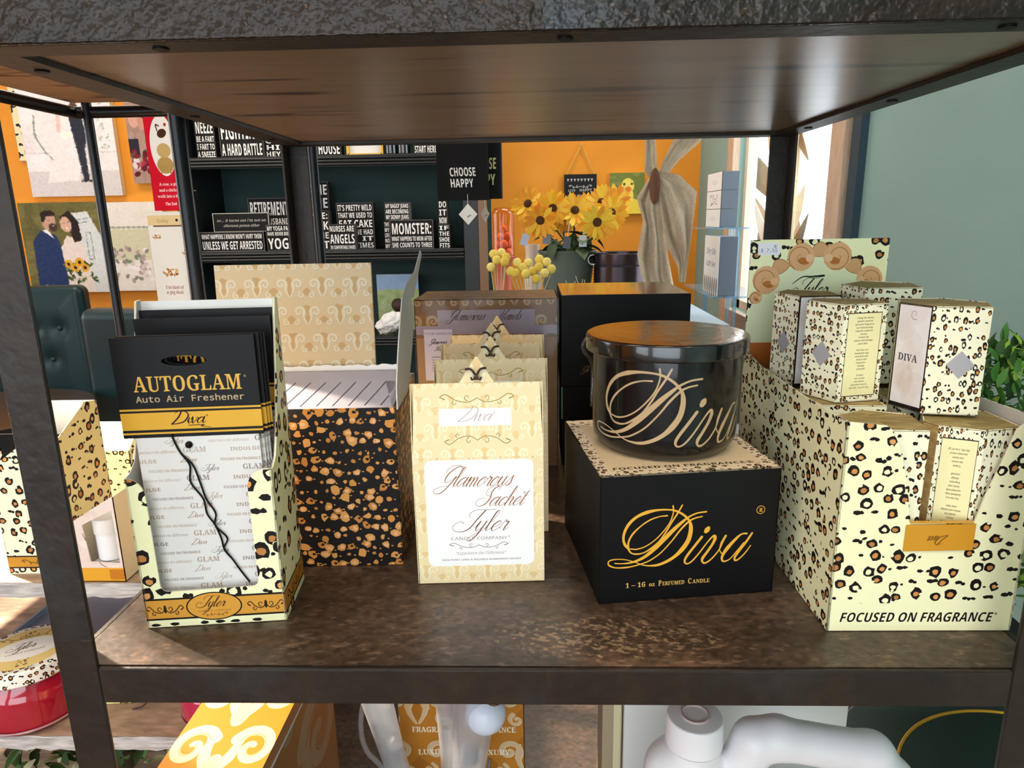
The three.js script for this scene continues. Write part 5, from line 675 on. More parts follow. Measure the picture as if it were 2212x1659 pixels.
// ---------------------------------------------------------------- burlap bow, wall boxes, cornstalks at the window
{
  const kn = [0.3559, 0.3623, -1.75], t = thing('burlap_bow', 'large beige and brown fabric bow with long pleated tails hanging beside the blue wall', 'bow', kn), sc = 2.12 / 1480;
  const fab = std({ map: NZ(256, 256, (u, v) => { const n = fbm(u * 5, v * 3, 141, 3), k = noise(u * 128, v * 128, 143); return mix([148, 122, 100], [214, 202, 178], Math.min(1, n * 1.35)).map((q) => q * (0.9 + 0.2 * k)); }), roughness: 0.95, side: THREE.DoubleSide }), dark = flat('#6d4a36', 0.9);
  const drape = (L, Rr, n, amp, ph) => { const g = new THREE.PlaneGeometry(1, 1, 40, 24), p = g.attributes.position; const at = (A, s) => { const f = s * (A.length - 1), i = Math.min(A.length - 2, Math.floor(f)), k = f - i; return [A[i][0] + (A[i + 1][0] - A[i][0]) * k, A[i][1] + (A[i + 1][1] - A[i][1]) * k]; }; for (let i = 0; i < p.count; i++) { const u = p.getX(i) + 0.5, s = 0.5 - p.getY(i), a = at(L, s), b = at(Rr, s), sp = Math.hypot(b[0] - a[0], b[1] - a[1]) * sc; p.setXYZ(i, (a[0] + (b[0] - a[0]) * u - 1413) * sc, -(a[1] + (b[1] - a[1]) * u - 398) * sc, amp * sp * Math.sin(u * n * 3.14159 + ph)); } g.computeVertexNormals(); return g; };
  part(t, 'tail', drape([[1402, 385], [1378, 425], [1392, 470], [1382, 540], [1396, 606]], [[1422, 400], [1440, 470], [1446, 540], [1462, 612], [1470, 618]], 5, 0.09, 0), fab);
  part(t, 'tail', drape([[1412, 380], [1424, 430], [1440, 520], [1468, 570], [1472, 600]], [[1420, 372], [1462, 380], [1500, 415], [1494, 490], [1486, 600]], 4, 0.08, 1), fab);
  part(t, 'loop', drape([[1408, 392], [1392, 372], [1392, 330], [1388, 270]], [[1420, 388], [1416, 340], [1412, 300], [1410, 268]], 2, 0.12, 0.5), fab); part(t, 'loop', drape([[1418, 386], [1430, 350], [1450, 310], [1470, 262]], [[1426, 398], [1462, 352], [1502, 318], [1540, 262]], 2, 0.12, 0.2), fab);
  part(t, 'knot', new THREE.SphereGeometry(0.02, 16, 12).scale(0.8, 2.6, 0.8).translate(0, -0.006, 0.012), dark);
  part(t, 'hanging_cord', rod([0.02, 0.18, -0.004], [0.02, CEIL - kn[1], -0.004], 0.003, 8), dark); part(t, 'loop_tie', rod([-0.02, 0.183, 0.0], [0.14, 0.186, 0.0], 0.004, 8), dark);
}
{
  const stand = thing('display_stand', 'clear blue acrylic stand of two platforms holding white boxes beside the window', 'stand', [0.70, FLOOR, -2.33]), ac = new THREE.MeshPhysicalMaterial({ color: '#c3dff0', transmission: 0.85, thickness: 0, roughness: 0.08 });
  const ya = [0.6097, 0.2259, -2.2][1], yb = [0.5555, 0.0005, -2][1];
  for (const [x, z] of [[-0.03, -0.02], [0.06, 0.07], [0.06, -0.02]]) part(stand, 'upright', bx(0.012, ya - FLOOR, 0.012, x, (ya - FLOOR) / 2, z), ac); part(stand, 'platform', bx(0.15, 0.006, 0.3, 0.0, ya - FLOOR - 0.0035, 0.0), ac); part(stand, 'platform', bx(0.19, 0.006, 0.46, 0.0, yb - FLOOR - 0.0035, 0.12), ac); part(stand, 'base', bx(0.22, 0.02, 0.4, 0, 0.01, 0.05), ac);
  const put = (l, x0, x1, z0, z1, y, h, pic) => { const t = thing('product_box', l, 'box', [x0, y, z1]); part(t, 'box_body', bx(x1 - x0, h, z1 - z0, (x1 - x0) / 2, h / 2, -(z1 - z0) / 2, 0.001), flat('#59636f', 0.6)); part(t, 'printed_side', sheet([-0.0012, 0, -(z1 - z0)], FW, Yv, rectPts(z1 - z0, h), 0.001, z1 - z0, h), card(tex(160, 160, pic), 0.6)); };
  const h3 = ([0.6003, 0.4224, -2.2][1] - ya) / 3, pk = (c) => (g, w, h) => { g.fillStyle = '#f4f4f2'; g.fillRect(0, 0, w, h); g.strokeStyle = '#3a3a3a'; g.lineWidth = 3; g.strokeRect(0, 0, w, h); if (c) for (let i = 0; i < 40; i++) oval(g, '#4a4a4a', 40 + 80 * hash(i, 1, c), 30 + 100 * hash(i, 2, c), 6, 2, i); else { g.fillStyle = '#c9c9d6'; scroll(g, 80, 80, 26, 1.2, 0, 1, 5); } };
  put('lowest of three white boxes stacked on the upper acrylic platform', 0.675, 0.735, -2.41, -2.2, ya, h3 - 0.0006, pk(0)); put('middle one of three stacked white boxes, printed with dark marks', 0.675, 0.735, -2.41, -2.2, ya + h3, h3 - 0.0006, pk(5)); put('topmost of three stacked white boxes beside the window', 0.675, 0.735, -2.41, -2.2, ya + 2 * h3, h3 - 0.0006, pk(0));
  const hb = [0.5726, 0.1991, -2][1] - yb; put('tall white box with blue-grey end on the lower acrylic platform', 0.625, 0.685, -2.2, -2.0, yb, hb, (g, w, h) => { g.fillStyle = '#f4f4f2'; g.fillRect(0, 0, w, h); words(g, 'Dry Me', 25, 50, 100, 16, '#5a6a86', '100px serif', 0.3); words(g, 'Gift Set', 25, 84, 100, 14, '#5a6a86', '100px serif', 0.3); for (let i = 0; i < 7; i++) oval(g, '#8f8c8a', 15 + i * 22, 138, 8, 26); });
}
{
  const t = thing('cornstalks', 'dried brown cornstalk bundle outside the window', 'dried plant', [1.34, FLOOR, -3.4]), r = rng(27), m = ['#b09a7c', '#8d7458', '#d8cdbd', '#6d6a58'].map((c) => flat(c, 0.9, { side: THREE.DoubleSide }));
  for (let i = 0; i < 26; i++) { const g = leafGeo(0.34 + 0.14 * r(), 0.07 + 0.04 * r(), 0.1 * (r() - 0.5)); const o = part(t, 'dry_leaf', g, m[i % 4]); o.position.set((r() - 0.5) * 0.12, 0.75 + 0.8 * r(), (r() - 0.5) * 0.26); o.rotation.set((r() - 0.5) * 1.5, r() * 6, (r() - 0.5) * 1.2); }
  for (let i = 0; i < 7; i++) part(t, 'stalk', rod([(r() - 0.5) * 0.12, 0, (r() - 0.5) * 0.2], [(r() - 0.5) * 0.16, 1.9, (r() - 0.5) * 0.2], 0.012, 8), m[i % 2]); part(t, 'binding', cyl(0.1, 0.1, 0.05, 0, 1.0, 0), m[1]);
}
structure('ground', bx(6, 0.1, 9, RIGHT + 3.2, FLOOR - 0.25, -1), flat('#b8b2a6', 0.9));

// ---------------------------------------------------------------- hanging towels
{
  const rail = thing('towel_rail', 'black rail hung from the ceiling for towels, hidden above the shelf board', 'rail', [-0.1865, 0.5003, -1.75]); rail.position.y = 0.9;
  part(rail, 'bar', rod([-0.12, 0, 0], [0.13, 0, 0], 0.006), M.black); for (const x of [-0.1, 0.11]) part(rail, 'wire', rod([x, 0, 0], [x, CEIL - 0.9, 0], 0.002, 6), M.black);
  const blk = (draw) => card(tex(256, 980, (g, w, h) => { g.fillStyle = '#1b1b1d'; g.fillRect(0, 0, w, h); draw(g, w, h); }), 0.95);
  const towel = (l, [x, y, w], z, m, turn, nm = 'hanging_towel', cat = 'towel') => { const t = thing(nm, l, cat, [x, y, z], turn), h = 0.9 - y; const g = new THREE.PlaneGeometry(w, h, 30, 20).translate(0, h / 2, 0), p = g.attributes.position; for (let i = 0; i < p.count; i++) p.setZ(i, 0.004 * Math.sin(p.getX(i) / w * 9 + 1) * (1 - p.getY(i) / h)); g.computeVertexNormals(); const b = g.clone().translate(0, 0, -0.012); part(t, 'front_fold', g, m); part(t, 'back_fold', b, flat('#1a1a1c', 0.95)); part(t, 'fold_edge', [bx(0.003, h, 0.012, -w / 2, h / 2, -0.006), bx(0.003, h, 0.012, w / 2, h / 2, -0.006), cyl(0.0062, 0.0062, w, 0, 0, 0, 12).rotateZ(Math.PI / 2).translate(0, h, -0.006)], flat('#1a1a1c', 0.95)); return t; };
  const a = [-0.2092, 0.3255, 0.149, 0.1475], b = [-0.1489, 0.3299, 0.1023, 0.1475];
  towel('black hanging towel lettered CHOOSE HAPPY in white', a, -1.73, blk((g, w, h) => { words(g, 'CHOOSE', 62, h - 118, 134, 42, '#f1f0ec', 'bold 100px sans-serif', -0.08); words(g, 'HAPPY', 64, h - 64, 118, 42, '#f1f0ec', 'bold 100px sans-serif', -0.08); }), 0.08);
  towel('black hanging towel behind, only its last letters showing', b, -1.79, blk((g, w, h) => { words(g, 'CHOOSE', 20, h - 150, 200, 56, '#d8d49a'); words(g, 'HAPPY', 20, h - 70, 190, 56, '#d8d49a'); }), -0.2);
  for (const [k, c, l] of [[0, [-0.1966, 0.2852, -1.725], 'larger white diamond tag hanging under the black towels'], [1, [-0.1499, 0.286, -1.79], 'smaller grey diamond tag hanging at the right under the black towels']]) { const t = thing('diamond_tag', l, 'tag', c), s = k ? 0.024 : 0.028; part(t, 'tag_card', sheet([0, 0, 0], X, Yv, [[0, -s * 1.1], [k ? s * 0.55 : s, 0], [0, s * 1.1], [k ? -s * 0.55 : -s, 0]], 0.0012, 1, 1), k ? flat('#b9afa4', 0.7) : M.white); part(t, 'mark', bx(0.012, 0.004, 0.0006, 0, -0.006, 0.0004).rotateZ(0.5), flat('#8b8f98', 0.7)); part(t, 'string', rod([0, s, -0.0006], [0, s + 0.03, -0.001], 0.0008, 6), M.white); }
  const rack = thing('towel_rack', 'black standing towel rack behind the round shelf bars', 'rack', [-1.0266, 0.3161, -1.66]); rack.position.y = FLOOR;
  part(rack, 'pole', rod([0, 0, 0], [0, 1.95, 0], 0.012), M.blackBar); part(rack, 'base', cyl(0.16, 0.17, 0.02, 0, 0.01, 0), M.blackBar); for (const y of [1.34, 1.8]) part(rack, 'arm', rod([-0.05, y, 0.0], [0.05, y, 0.0], 0.006), M.blackBar);
  const rt = (l, [x, y, w, h], z, pic, back) => { const t = thing('printed_towel', l, 'towel', [x, y, z]), g = new THREE.PlaneGeometry(w, h, 24, 20).translate(0, h / 2, 0), p = g.attributes.position; for (let i = 0; i < p.count; i++) p.setZ(i, 0.003 * Math.sin(p.getX(i) / w * 8) * (1 - p.getY(i) / h)); g.computeVertexNormals(); part(t, 'front_fold', g, card(tex(256, Math.round(256 * h / w), pic), 0.95)); part(t, 'back_fold', g.clone().translate(0, 0, -0.008), back); part(t, 'hem', [bx(0.002, h, 0.008, -w / 2, h / 2, -0.004), bx(0.002, h, 0.008, w / 2, h / 2, -0.004), bx(w, 0.003, 0.01, 0, h, -0.004)], back); return t; };
  rt('bright red towel printed with a rooster on a pig in a white oval', [-1.0324, 0.3097, 0.1013, 0.3258], -1.62, (g, w, h) => { g.fillStyle = '#d3142c'; g.fillRect(0, 0, w, h); oval(g, '#f3f0ea', w * 0.46, h * 0.46, w * 0.36, h * 0.25); oval(g, '#b89656', w * 0.46, h * 0.62, w * 0.24, h * 0.07); oval(g, '#c9aa6c', w * 0.46, h * 0.5, w * 0.2, h * 0.06); for (let i = 0; i < 4; i++) { g.fillStyle = '#b08d4e'; g.fillRect(w * (0.3 + i * 0.09), h * 0.62, 12, h * 0.07); } oval(g, '#4a2a1e', w * 0.46, h * 0.36, w * 0.14, h * 0.035, -0.5); g.fillStyle = '#4a2a1e'; ribbon(g, [[w * 0.34, h * 0.34, 6], [w * 0.32, h * 0.29, 10], [w * 0.4, h * 0.3, 8]]); oval(g, '#b5371f', w * 0.58, h * 0.29, 10, 12); words(g, 'A cow, a pig', w * 0.2, h * 0.79, w * 0.56, 20, '#f3e9e4', 'bold 100px serif'); words(g, 'and a chicken', w * 0.18, h * 0.84, w * 0.6, 20, '#f3e9e4', 'bold 100px serif'); words(g, 'walk into a BBQ', w * 0.12, h * 0.89, w * 0.72, 20, '#f3e9e4', 'bold 100px serif'); words(g, 'The End', w * 0.3, h * 0.955, w * 0.36, 20, '#f3e9e4', 'bold 100px serif'); }, flat('#c41228', 0.95));
  rt('white towel printed with small brown animals, below the red towel', [-1.0388, 0.0242, 0.1204, 0.281], -1.6, (g, w, h) => { g.fillStyle = '#f2eee6'; g.fillRect(0, 0, w, h); g.fillStyle = '#e9cf9a'; g.fillRect(0, h * 0.03, w, h * 0.1); g.fillStyle = '#5a2f22'; g.fillRect(w * 0.12, h * 0.13, w * 0.8, h * 0.012); words(g, 'Today', w * 0.2, h * 0.1, w * 0.3, 20, '#b98a5a', '100px serif', 0.3); oval(g, '#2a2020', w * 0.7, h * 0.08, 8, 8); const pig = (x, y, s) => { for (let i = 0; i < 26; i++) oval(g, ['#c98b46', '#a5642e', '#d8a863', '#8a4f26'][i % 4], x + (hash(i, 1, 9) - 0.5) * s * 2, y + (hash(i, 2, 9) - 0.5) * s * 0.9, s * 0.18, s * 0.09, i); }; pig(w * 0.18, h * 0.24, 26); pig(w * 0.85, h * 0.4, 26); pig(w * 0.42, h * 0.6, 50); words(g, "I'm kind of", w * 0.22, h * 0.77, w * 0.45, 20, '#9c5a48', 'bold 100px serif'); words(g, 'a pig deal', w * 0.22, h * 0.82, w * 0.43, 20, '#9c5a48', 'bold 100px serif'); }, flat('#e9e4da', 0.95));
  rt('brown and white striped towel hanging furthest to the right of the rack', [-1.001, 0.0182, 0.0599, 0.1547], -1.612, (g, w, h) => { g.fillStyle = '#efe6dc'; g.fillRect(0, 0, w, h); for (let i = 0; i < 5; i++) { g.fillStyle = ['#8a5a48', '#c9a08c', '#4f3228'][i % 3]; ribbon(g, [[w * (0.1 + i * 0.2), 0, 16], [w * (0.02 + i * 0.2), h * 0.4, 22], [w * (0.1 + i * 0.2), h * 0.7, 16], [w * (0.04 + i * 0.2), h, 22]]); } }, flat('#d9cfc4', 0.95));
}
{
  const t = thing('leopard_bag', 'black and cream leopard pattern bag with brown fringe hanging far left on the orange wall', 'bag', [-2.6133, 0.5996, 0.0875, 0.361].slice(0, 2).concat([-3.285])), [, , w, h] = [-2.6133, 0.5996, 0.0875, 0.361], r = rng(31), fr = [];
  part(t, 'bag_body', bx(w, h, 0.02, 0, h / 2, 0, 0.006), card(tex(128, 420, (g, cw, ch) => leopard(g, 0, 0, cw, ch, 70, 45, { base: '#e9dcb0' })))); for (let i = 0; i < 26; i++) fr.push(rod([w / 2 + 0.002, h * 0.75 * r(), 0.004], [w / 2 + 0.014 * r(), h * 0.6 * r() - 0.02, 0.008], 0.0012, 5)); part(t, 'fringe', fr, M.kraft);
}

// ---------------------------------------------------------------- tufted chairs
const leather = new THREE.MeshPhysicalMaterial({ color: '#0b2c30', roughness: 0.42, specularIntensity: 0.6, clearcoat: 0.15, clearcoatRoughness: 0.3 }), legWood = flat('#1a1311', 0.5);
function cushion(w, h, d, btn) {      // back cushion, front at +z, buttons pulled in
  const g = new RoundedBoxGeometry(w, h, d, 8, d * 0.35), nx = 40, ny = 34, f = new THREE.PlaneGeometry(w - d * 0.7, h - d * 0.7, nx, ny), p = f.attributes.position;
  for (let i = 0; i < p.count; i++) { let z = 0.012; for (const [x, y] of btn) { const q = Math.hypot(p.getX(i) - x, p.getY(i) - y); z -= 0.014 * Math.exp(-q * q / 0.0011); } const ex = Math.min(1, (0.5 - Math.abs(p.getX(i) / (w - d * 0.7))) * 8, (0.5 - Math.abs(p.getY(i) / (h - d * 0.7))) * 8); p.setZ(i, d / 2 + z * ex + 0.0005); } f.computeVertexNormals(); return [g, f];
}
function chair(label, pos, yaw, w = 0.52) {
  const t = thing('tufted_chair', label, 'chair', pos, yaw), btn = []; for (let r = 0; r < 2; r++) for (let k = 0; k < 4 - r; k++) btn.push([(-0.15 + k * 0.1) + r * 0.05, 0.09 - r * 0.14]);
  const bk = part(t, 'backrest', cushion(w, 0.55, 0.1, btn).map((g) => g.translate(0, 0.72, -0.22)), leather); for (const [x, y] of btn) part(bk, 'button', new THREE.SphereGeometry(0.011, 12, 8).scale(1, 1, 0.5).translate(x, y + 0.72, -0.168), leather);
  part(t, 'seat', bx(w, 0.13, 0.5, 0, 0.41, 0.02, 0.04), leather); for (const sx of [-1, 1]) for (const z of [-0.2, 0.22]) part(t, 'leg', cyl(0.022, 0.014, 0.35, sx * (w / 2 - 0.05), 0.175, z, 4), legWood); return t;
}
chair('dark green tufted leather chair facing the aisle under the couple canvas', [[-2.2176, -0.0345, -2.6][0] - 0.02, FLOOR, -2.4], 0.12);
chair('dark green leather chair seen from behind, nearer than the tufted one', [[-1.2979, -0.0531, -2.1][0] - 0.02, FLOOR - 0.03, -2.2], 2.95, 0.5);
{
  const t = thing('cafe_table', 'round black table between the two dark green chairs', 'table', [-1.78, FLOOR, -1.72]);
  part(t, 'tabletop', cyl(0.3, 0.3, 0.025, 0, 0.66, 0, 48), flat('#1b1b1d', 0.3)); part(t, 'pedestal', cyl(0.03, 0.03, 0.63, 0, 0.325, 0), M.blackBar); part(t, 'base', cyl(0.19, 0.21, 0.02, 0, 0.01, 0, 40), M.blackBar);
}

// ---------------------------------------------------------------- round-bar shelf unit at the left with slab boards
const SX0 = -0.72, SX1 = -0.3376, SZ0 = -0.76, SZ1 = -0.3, SY = [-0.1, -0.3, -0.5];
const slabWood = std({ map: NZ(512, 512, (u, v) => { const n = fbm(u * 4, v * 22 + 2 * fbm(u * 3, v * 3, 151), 152, 4), k = fbm(u * 40, v * 90, 153, 2); return mix([126, 98, 80], [206, 180, 156], n).map((q) => q * (0.85 + 0.3 * k)); }), roughness: 0.6 });
const greyEdge = std({ map: NZ(256, 64, (u, v) => mix([128, 124, 124], [214, 210, 208], fbm(u * 30, v * 6, 155, 4))), roughness: 0.85 });
{
  const t = thing('bar_shelf', 'shelf unit of round black bars with pale slab boards, left of the steel unit', 'shelf', [0, FLOOR, 0]);
  for (const [x, z] of [[-0.7059, SZ0], [-0.3526, SZ0], [-0.3376, SZ1], [-0.7059, SZ1]]) part(t, 'upright', rod([x, 0, z], [x, 1.55, z], 0.0073), M.blackBar);
  const y = 0.447 - FLOOR; part(t, 'top_rail', rod([-0.73, y, -0.765], [-0.33, y, -0.765], 0.009), M.blackBar); part(t, 'top_rail', rod([-0.73, y, -0.765], [-0.73, y, -0.3], 0.009), M.blackBar);
  part(t, 'top_board', bx(0.39, 0.018, 0.455, -0.53, y + 0.022, -0.53), std({ map: underWood, roughness: 0.6 }));
  for (const [i, sy] of SY.entries()) {
    const zf = [-0.274, -0.281, -0.3][i], w = SX1 - 0.009 - SX0 + 0.2, sh = part(t, 'slab_board', bx(w, 0.012, zf - SZ0 - 0.02, SX0 - 0.2 + w / 2, sy - FLOOR - 0.006, (zf + SZ0 + 0.02) / 2 - 0.006), slabWood);
    const n = 60, g = new THREE.PlaneGeometry(w, 0.02, n, 6), p = g.attributes.position;   // rough broken front edge
    for (let k = 0; k < p.count; k++) { const a = p.getX(k), b = p.getY(k) / 0.02 + 0.5; p.setXYZ(k, a, (b - 1) * 0.014 - 0.0002, 0.006 * (1 - b) * (0.5 + fbm(a * 130 + 40, b * 3 + i * 9, 157, 2)) - 0.0062 + 0.0022 * b * noise(a * 300 + 90, b * 2, 158)); } g.computeVertexNormals();
    part(sh, 'broken_edge', g.translate(SX0 - 0.2 + w / 2, sy - FLOOR, zf), greyEdge);
    for (const z of [SZ0 + 0.03, SZ1 - 0.03]) part(t, 'cross_bar', rod([-0.7059, sy - FLOOR - 0.017, z], [-0.34, sy - FLOOR - 0.017, z], 0.005), M.blackBar);
  }
}
{
  const t = thing('dispenser_box', 'pale spotted dispenser box with diagonal front edge, on the upper slab board', 'box', [-0.586, SY[0] + 0.0004, -0.298], 0.02), w = 0.079, d = 0.075;
  const band = (g, cw, ch) => { g.fillStyle = '#15100f'; g.fillRect(0, ch * 0.855, cw, ch * 0.1); g.fillStyle = '#b8862f'; g.fillRect(0, ch * 0.865, cw, ch * 0.08); flourish(g, cw * 0.5, ch * 0.9, cw * 0.6, ch * 0.04, '#5a3a14', 5); };
  const fm = card(tex(512, 900, (g, cw, ch) => { leopard(g, 0, 0, cw, ch, 82, 63, PALE); band(g, cw, ch); })), sm = card(tex(512, 1100, (g, cw, ch) => { leopard(g, 0, 0, cw, ch, 92, 64, { base: '#ecdf9e' }); g.fillStyle = '#15100f'; g.fillRect(0, ch * 0.88, cw, ch * 0.1); g.fillStyle = '#a8742a'; g.fillRect(0, ch * 0.89, cw, ch * 0.08); }));
  frontSheet(t, 'front_panel', [[0, 0], [w, 0], [w, 0.155], [0.05, 0.152], [0.034, 0.146], [0, 0.122]], w, 0.15, fm);
  const side = [[0, 0], [d, 0], [d, 0.178], [0.052, 0.182], [0.0485, 0.179], [0, 0.155]]; rightSheet(t, 'right_panel', side, w, d, 0.182, sm); leftSheet(t, 'left_panel', side.map(([a, b]) => [a, b > 0.1 ? b - 0.034 : b]), 0, d, d, 0.182, sm);
  part(t, 'back_panel', bx(w, 0.178, 0.001, w / 2, 0.089, -d + 0.001), M.white); part(t, 'bottom_panel', bx(w - 0.002, 0.001, d - 0.002, w / 2, 0.0006, -d / 2), M.raw);
  for (let i = 0; i < 4; i++) tag(part(scene, 'black_card', bx(0.06, 0.155 - i * 0.004, 0.0012), M.black), ['frontmost black card standing in the pale spotted dispenser', 'second black card in the pale spotted dispenser', 'third black card in the pale spotted dispenser', 'rearmost black card in the pale spotted dispenser'][i], 'card', 'black cards in the pale dispenser').position.set(-0.5505, SY[0] + 0.08 - i * 0.002, -0.313 - i * 0.011);
}
{
  const t = thing('spotted_carton', 'small spotted carton with drawn cream lid flap, behind on the upper slab board', 'carton', [-0.588, SY[0] + 0.0004, -0.43]), w = 0.073, h = 0.097, d = 0.06, m = card(tex(512, 640, (g, cw, ch) => leopard(g, 0, 0, cw, ch, 74, 66, { base: '#d9d8a2' })));
  frontSheet(t, 'front_panel', rectPts(w, h), w, h, m); rightSheet(t, 'right_panel', rectPts(d, h), w, d, h, m); leftSheet(t, 'left_panel', rectPts(d, h), 0, d, d, h, m); part(t, 'back_panel', bx(w, h, 0.001, w / 2, h / 2, -d), m); part(t, 'bottom_panel', bx(w, 0.001, d, w / 2, 0.0006, -d / 2), M.raw);
  part(t, 'lid_flap', sheet([0, h, 0], X, [0, 0.62, -0.78], rectPts(w, 0.045), 0.0008, w, 0.045), card(tex(384, 240, (g, cw, ch) => { g.fillStyle = '#f3e4b4'; g.fillRect(0, 0, cw, ch); g.fillStyle = '#6a4c22'; const r = rng(9); for (let i = 0; i < 26; i++) { const y = r() * ch, x = r() * cw; ribbon(g, [[x, y, 1], [x + 50, y - 14 - 20 * r(), 3], [x + 120, y - 30 - 20 * r(), 1]]); } leopard(g, 0, 60, 90, 60, 26, 5, { base: '#efe0a8' }); })));
}
{
  const t = thing('sample_carton', 'small white and tan carton with slanted top and a white jar in its window', 'carton', [-0.4945, SY[0] + 0.0004, -0.281]), w = 0.049, d = 0.03;
  const win = [[0.014, 0.024], [0.0455, 0.022], [0.0455, 0.083], [0.011, 0.066]], o = [[0, 0], [w, 0], [w, 0.0975], [0, 0.069]];
  frontSheet(t, 'front_panel', o, w, 0.0975, card(tex(256, 512, (g, cw, ch) => { g.fillStyle = '#dccdc6'; g.fillRect(0, 0, cw, ch); wash(g, cw, ch, ['#e9dfdb', '#cdb8b0'], 20, 7); g.fillStyle = '#d79d2e'; g.fillRect(0, ch * 0.83, cw, ch * 0.17); g.fillStyle = '#b9741f'; g.fillRect(cw * 0.66, ch * 0.85, cw * 0.34, ch * 0.12); g.fillStyle = '#7a5236'; ribbon(g, [[cw * 0.2, ch * 0.42, 3], [cw * 0.34, ch * 0.62, 6], [cw * 0.5, ch * 0.78, 4], [cw * 0.62, ch * 0.82, 3]]); })), 0, 0.0008, [win]);
  part(t, 'window', sheet([0, 0, -0.0009], X, Yv, win, 0.0002, 1, 1), new THREE.MeshPhysicalMaterial({ color: '#ffffff', transmission: 1, thickness: 0, roughness: 0.05 }));
  const s2 = [[0, 0], [d, 0], [d, 0.0975], [0, 0.0975]]; rightSheet(t, 'right_panel', s2, w, d, 0.1, M.cream); leftSheet(t, 'left_panel', [[0, 0], [d, 0], [d, 0.069], [0, 0.069]], 0, d, d, 0.1, M.cream); part(t, 'back_panel', sheet([0, 0, -d], X, Yv, o, 0.0008, w, 0.1), M.paper); part(t, 'bottom_panel', bx(w, 0.001, d, w / 2, 0.0006, -d / 2), M.raw);
  const j = thing('small_jar', 'small white jar inside the windowed carton', 'jar', [-0.4665, SY[0] + 0.022, -0.297]); part(j, 'jar_body', lathe([[0, 0], [0.012, 0], [0.0128, 0.002], [0.0128, 0.032]], 28), flat('#f4f6fb', 0.35)); part(j, 'lid', lathe([[0.0138, 0.031], [0.0138, 0.046], [0.0128, 0.048], [0, 0.048]], 28), M.white);
  const k = thing('card_riser', 'folded card riser under the small white jar in the windowed carton', 'card', [-0.4665, SY[0] + 0.0016, -0.297]); part(k, 'riser_top', bx(0.028, 0.001, 0.022, 0, 0.0196, 0), M.raw); for (const s of [-1, 1]) part(k, 'riser_leg', bx(0.001, 0.019, 0.022, s * 0.0135, 0.0095, 0), M.raw);
}
function redJar(label, pos, s) {
  const t = thing('candle_jar', label, 'candle', pos), glassy = new THREE.MeshPhysicalMaterial({ color: s > 1 ? '#a30d2b' : '#b3204a', roughness: 0.12, clearcoat: 1, clearcoatRoughness: 0.04 });
  part(t, 'glass_jar', lathe([[0, 0], [0.044, 0], [0.05, 0.004], [0.052, 0.014], [0.052, 0.04], [0.049, 0.05], [0.042, 0.056], [0.042, 0.064]].map(([x, y]) => [x * s, y * s]), 56), glassy);
  part(t, 'base_rim', lathe([[0.0435, 0.0005], [0.0495, 0.004], [0.051, 0.007], [0.0525, 0.009]].map(([x, y]) => [x * s * 1.004, y * s]), 56), new THREE.MeshPhysicalMaterial({ color: '#f3c9cf', roughness: 0.1, clearcoat: 1 }));
  const lid = lathe([[0.045, 0.061], [0.0492, 0.061], [0.05, 0.063], [0.05, 0.076], [0.049, 0.0785], [0.047, 0.079], [0, 0.079]].map(([x, y]) => [x * s, y * s]), 64), p = lid.attributes.position, uv = lid.attributes.uv;
  for (let i = 0; i < p.count; i++) { const q = Math.hypot(p.getX(i), p.getZ(i)) || 1e-6, e = (q + Math.max(0, 0.079 * s - p.getY(i))) / (0.068 * s) * 0.5; uv.setXY(i, 0.5 + p.getX(i) / q * Math.min(e, 0.5), 0.5 - p.getZ(i) / q * Math.min(e, 0.5)); }
  part(t, 'lid', lid.rotateY(0.5), card(tex(768, 768, (g, w) => { leopard(g, 0, 0, w, w, 46, 68, { base: '#f4f2ea' }); oval(g, '#efd58c', w / 2, w / 2, w * 0.3, w * 0.3); leopard(g, w * 0.46, w * 0.24, w * 0.08, w * 0.52, 26, 3, { base: '#efd58c' }); oval(g, '#fbfaf6', w / 2, w / 2, w * 0.24, w * 0.16); flourish(g, w / 2, w * 0.3, w * 0.4, 60, '#8a6a2c', 6); script(g, 'Tyler', w * 0.38, w * 0.5, 34, 6, '#4a3a2c'); words(g, 'CANDLE COMPANY', w * 0.36, w * 0.56, w * 0.28, 18, '#6a5a4c', '100px serif'); }), 0.4)); return t;
}
redJar('large red glass candle jar with spotted lid, left of the steel post', [-0.6151, -0.3, -0.332], 1.05).position.y = SY[1] + 0.0004;
redJar('small pink candle jar half hidden behind the orange damask box', [-0.392, SY[1] + 0.0004, -0.335], 0.8);
{
  const t = thing('tagged_carton', 'tiny gold spotted carton with a brown cord, just right of the steel post', 'carton', [-0.545, SY[1] + 0.0004, -0.3375], 0.1), m = card(tex(128, 256, (g, w, h) => leopard(g, 0, 0, w, h, 22, 3, { base: '#d9cf8e' })));
  part(t, 'carton_body', bx(0.046, 0.05, 0.03, 0.023, 0.025, -0.015, 0.0008), m); part(t, 'top_flap', bx(0.046, 0.001, 0.03, 0.023, 0.0508, -0.015), M.cream); part(t, 'cord', tube([[0.047, 0.03, 0.001], [0.066, 0.022, 0.006], [0.062, 0.006, 0.012], [0.048, 0.002, 0.014]], 0.001, 24, 6), M.ribbonBrown);
}
